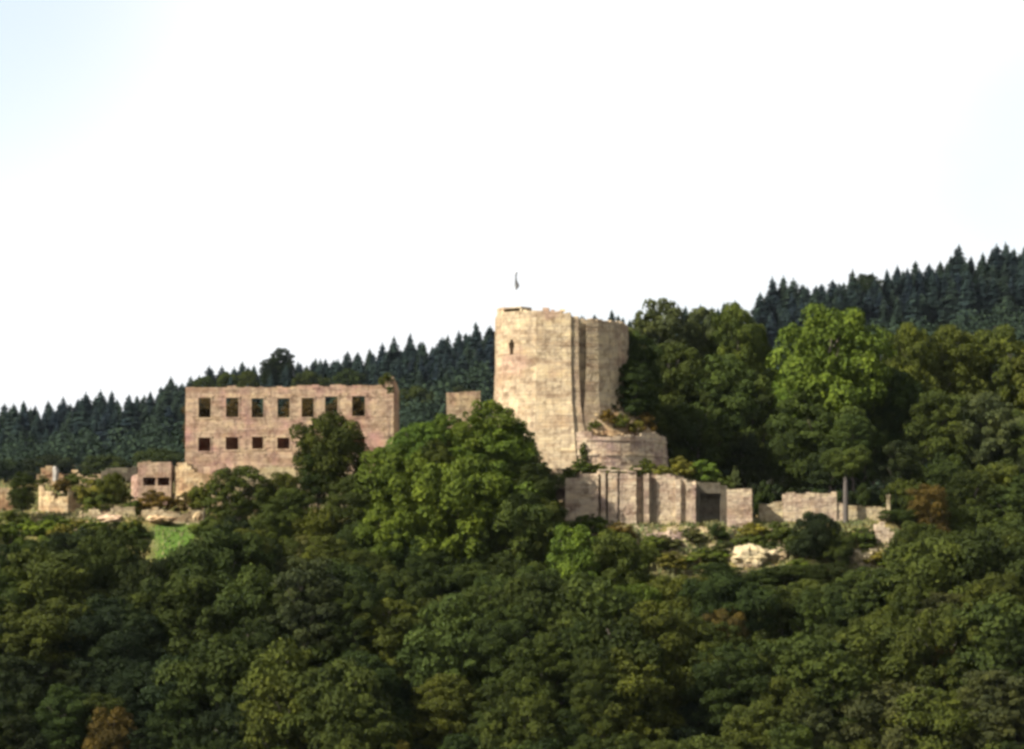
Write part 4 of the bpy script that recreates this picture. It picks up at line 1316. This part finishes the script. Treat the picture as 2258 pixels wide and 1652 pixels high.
for a in [
    (620, 764, 66, 850, 1120, DEEP, 'round', 'dark rounded treetop breaking the skyline above the hall'),
    (595, 785, 50, 850, 1118, DEEP, 'round', 'dark lower treetop left of the rounded one above the hall'),
    (450, 828, 60, 880, 1110, GREEN, 'round', 'green round treetop on the skyline above the left corner of the hall'),
    (500, 818, 60, 880, 1110, GREEN, 'tall', 'green treetop on the skyline above the second window of the hall'),
    (545, 815, 56, 880, 1108, GREEN, 'round', 'green treetop on the skyline left of the dark rounded treetop'),
    (1915, 600, 90, 690, 1130, DEEP, 'round', 'dark rounded treetop among the spruces behind the vivid tree'),
    (680, 815, 90, 900, 1080, DARK, 'round', 'dark green tree above the middle of the hall'),
    (770, 812, 90, 900, 1080, DARK, 'round', 'dark green tree above the right half of the hall'),
    (920, 850, 110, 960, 1040, DARK, 'round', 'dark tree right of the top corner of the hall'),
    (1010, 850, 110, 960, 1040, DEEP, 'round', 'dark tree above the cream wall fragment'),
    (350, 985, 130, 1060, 900, DARK, 'round', 'dark tree on the far slope left of the hall foot'),
    (230, 1000, 130, 1070, 900, DARK, 'round', 'dark tree on the far slope above the low grey wall'),
    (110, 1000, 130, 1070, 900, DEEP, 'round', 'very dark tree on the far slope above the pale stump'),
    (10, 1010, 130, 1090, 900, DEEP, 'round', 'very dark tree on the far slope at the left edge'),
]:
    tree(*a[:7], label=a[7], group=RB, name='ridge_tree')
# the same spruce wood where it runs on outside the frame and behind the keep
def spruce_wood():
    r = random.Random(8)
    V, Fc, T = [], [], []
    src = [([v.co.copy() for v in m.vertices], [tuple(p.vertices) for p in m.polygons]) for m in SPR[:3]]
    for (v0, v1, rows, st) in ((-750, -75, 4, 27), (1120, 1650, 2, 32), (410, 870, 2, 40), (2345, 3100, 4, 27)):
        for rw in range(rows):
            y = (YR + 4 - rw * 15) if v0 != 410 else (YR - 40 - rw * 18)
            v = v0
            while v < v1:
                yy = y + r.uniform(-4, 4); x = X(v, yy); g = ground(x, yy)
                vs, fs = r.choice(src); h = r.uniform(17, 22) * (1 if v0 != 1120 else .85); wd = h * r.uniform(1.4, 2.1); b = len(V); a = r.random() * 6.28
                ca, sa = math.cos(a), math.sin(a)
                V += [(x + (q.x * ca - q.y * sa) * wd, yy + (q.x * sa + q.y * ca) * wd, g + q.z * h) for q in vs]
                Fc += [tuple(b + k for k in f) for f in fs]
                T += [min(1, max(0, r.gauss(.5, .2))) for _ in fs]
                v += r.uniform(.7, 1.3) * st
    o = link('spruce_wood', mesh('spruce_wood', V, Fc, NEEDLE, T), None, None, 'stuff')
    o.color = (0.015, 0.025, 0.024, 1)
    tag(o, 'dark spruce wood running on along the ridge beyond the keep', 'wood')
spruce_wood()
# a far-off wood closing the lower slope behind the ruin
def far_wood():
    r = random.Random(3)
    V, Fc, T = [], [], []
    for _ in range(1900):
        y = r.uniform(700, 1060); x = X(r.uniform(-500, 2700), y); g = ground(x, y); rad = r.uniform(4, 7); h = r.uniform(13, 18)
        for _ in range(130):
            d = Vector((r.gauss(0, 1), r.gauss(0, 1), abs(r.gauss(0, 1)))).normalized()
            p = Vector((x, y, g + h - rad)) + Vector((d.x * rad, d.y * rad, d.z * rad * 1.2 - r.random() * 5))
            nrm = (d + Vector((r.gauss(0, .4), r.gauss(0, .4), r.gauss(0, .4)))).normalized()
            u = nrm.orthogonal().normalized(); w = nrm.cross(u); s = r.uniform(.4, .9); b = len(V)
            V += [p - u * s, p - w * s, p + u * s, p + w * s]; Fc.append((b, b + 1, b + 2, b + 3)); T.append(min(1, max(0, r.gauss(.5, .2))))
    o = link('far_wood', mesh('far_wood', V, Fc, NEEDLE, T), None, None, 'stuff')
    o.color = (0.013, 0.022, 0.014, 1)
    tag(o, 'dark unbroken wood covering the far hillside behind the ruin', 'wood')
far_wood()

# ------------------------------------------------------------------ rough grass and undergrowth on the terraces
def grass():
    r = random.Random(9)
    V, Fc, T = [], [], []
    n_ = 0
    while n_ < 42000:
        v = r.uniform(-60, 2050); y = r.uniform(371, 407)
        if r.random() < .4: y = r.uniform(371, 386)
        x = X(v, y)
        if noise.noise(Vector((x * .22, y * .3, 8))) < -.12: continue
        if 322 < v < 446 and y < 388 and r.random() < .85: continue
        n_ += 1
        z = ground(x, y)
        h = r.uniform(.25, .75); a = r.random() * 6.28; s = r.uniform(.08, .2)
        b = len(V)
        V += [(x - math.cos(a) * s, y - math.sin(a) * s, z - .05), (x + math.cos(a) * s, y + math.sin(a) * s, z - .05), (x + r.gauss(0, .15), y + r.gauss(0, .15), z + h)]
        Fc.append((b, b + 1, b + 2)); T.append(r.random())
    o = link('rough_grass', mesh('rough_grass', V, Fc, GRASS, T), None, None, 'stuff')
    tag(o, 'olive and straw-coloured rough grass on the terraces round the walls', 'grass')
def grass_mat():
    m, n, b = mat('rough_grass')
    geo = node(n, 'ShaderNodeNewGeometry')
    n1 = node(n, 'ShaderNodeTexNoise', Scale=0.16, Detail=4.0)
    n.links.new(geo.outputs['Position'], n1.inputs['Vector'])
    c = ramp(n, n1.outputs['Fac'], [(0.38, (0.055, 0.068, 0.016)), (0.5, (0.10, 0.09, 0.028)), (0.58, (0.06, 0.078, 0.016)), (0.68, (0.15, 0.11, 0.042))])
    at = node(n, 'ShaderNodeAttribute', attribute_name='tone')
    c = mixc(n, 'MULTIPLY', 1.0, c, ramp(n, at.outputs['Fac'], [(0, (.6, .6, .6)), (1, (1.3, 1.25, 1.1))]))
    n.links.new(c, b.inputs['Base Color']); b.inputs['Roughness'].default_value = .8
    return m
GRASS = grass_mat()
grass()

# ------------------------------------------------------------------ thin haze that veils the ridge
def haze():
    mb = MB()
    mb.box(-1400, 1400, -60, 1900, -240, 175)
    m = bpy.data.materials.new('haze')
    m.use_nodes = True
    n = m.node_tree; n.nodes.clear()
    o_ = n.nodes.new('ShaderNodeOutputMaterial'); v_ = n.nodes.new('ShaderNodeVolumePrincipled')
    v_.inputs['Color'].default_value = (0.70, 0.82, 1.0, 1)
    v_.inputs['Density'].default_value = 0.000008
    n.links.new(v_.outputs[0], o_.inputs['Volume'])
    o = mb.build('haze', m, None, None, 'stuff')
    tag(o, 'thin bluish haze veiling the distant spruce ridge', 'haze')
haze()

# ------------------------------------------------------------------ labels: where several still share one, say which by order from the left
def single_out():
    by = {}
    for o in bpy.data.objects:
        if o.parent is None and o.get('label') and o.get('category'):
            by.setdefault(o['label'], []).append(o)
    num = {2: 'two', 3: 'three', 4: 'four', 5: 'five', 6: 'six', 7: 'seven', 8: 'eight'}
    ordn = ['leftmost', 'second from left', 'third from left', 'fourth from left', 'fifth from left', 'sixth from left', 'seventh from left', 'rightmost']
    for lab, os_ in by.items():
        n_ = len(os_)
        if 2 <= n_ <= 8:
            os_.sort(key=lambda o: VX(o.location.x, o.location.y))
            for i, o in enumerate(os_):
                w = 'left one of two' if (n_ == 2 and i == 0) else ('right one of two' if n_ == 2 else (('rightmost' if i == n_ - 1 else ordn[i]) + ' of ' + num[n_]))
                new = lab + ', ' + w
                if len(new.split()) > 16: new = lab.replace(' from the right of the hall', '').replace(' on the ', ' on ').replace(' at the ', ' at ').replace(' under the ', ' under ').replace(' below the ', ' below ') + ', ' + w
                if len(new.split()) > 16: new = lab.replace(' medium-sized', '').replace('undergrowth ', '') + ', ' + w
                o['label'] = new
single_out()
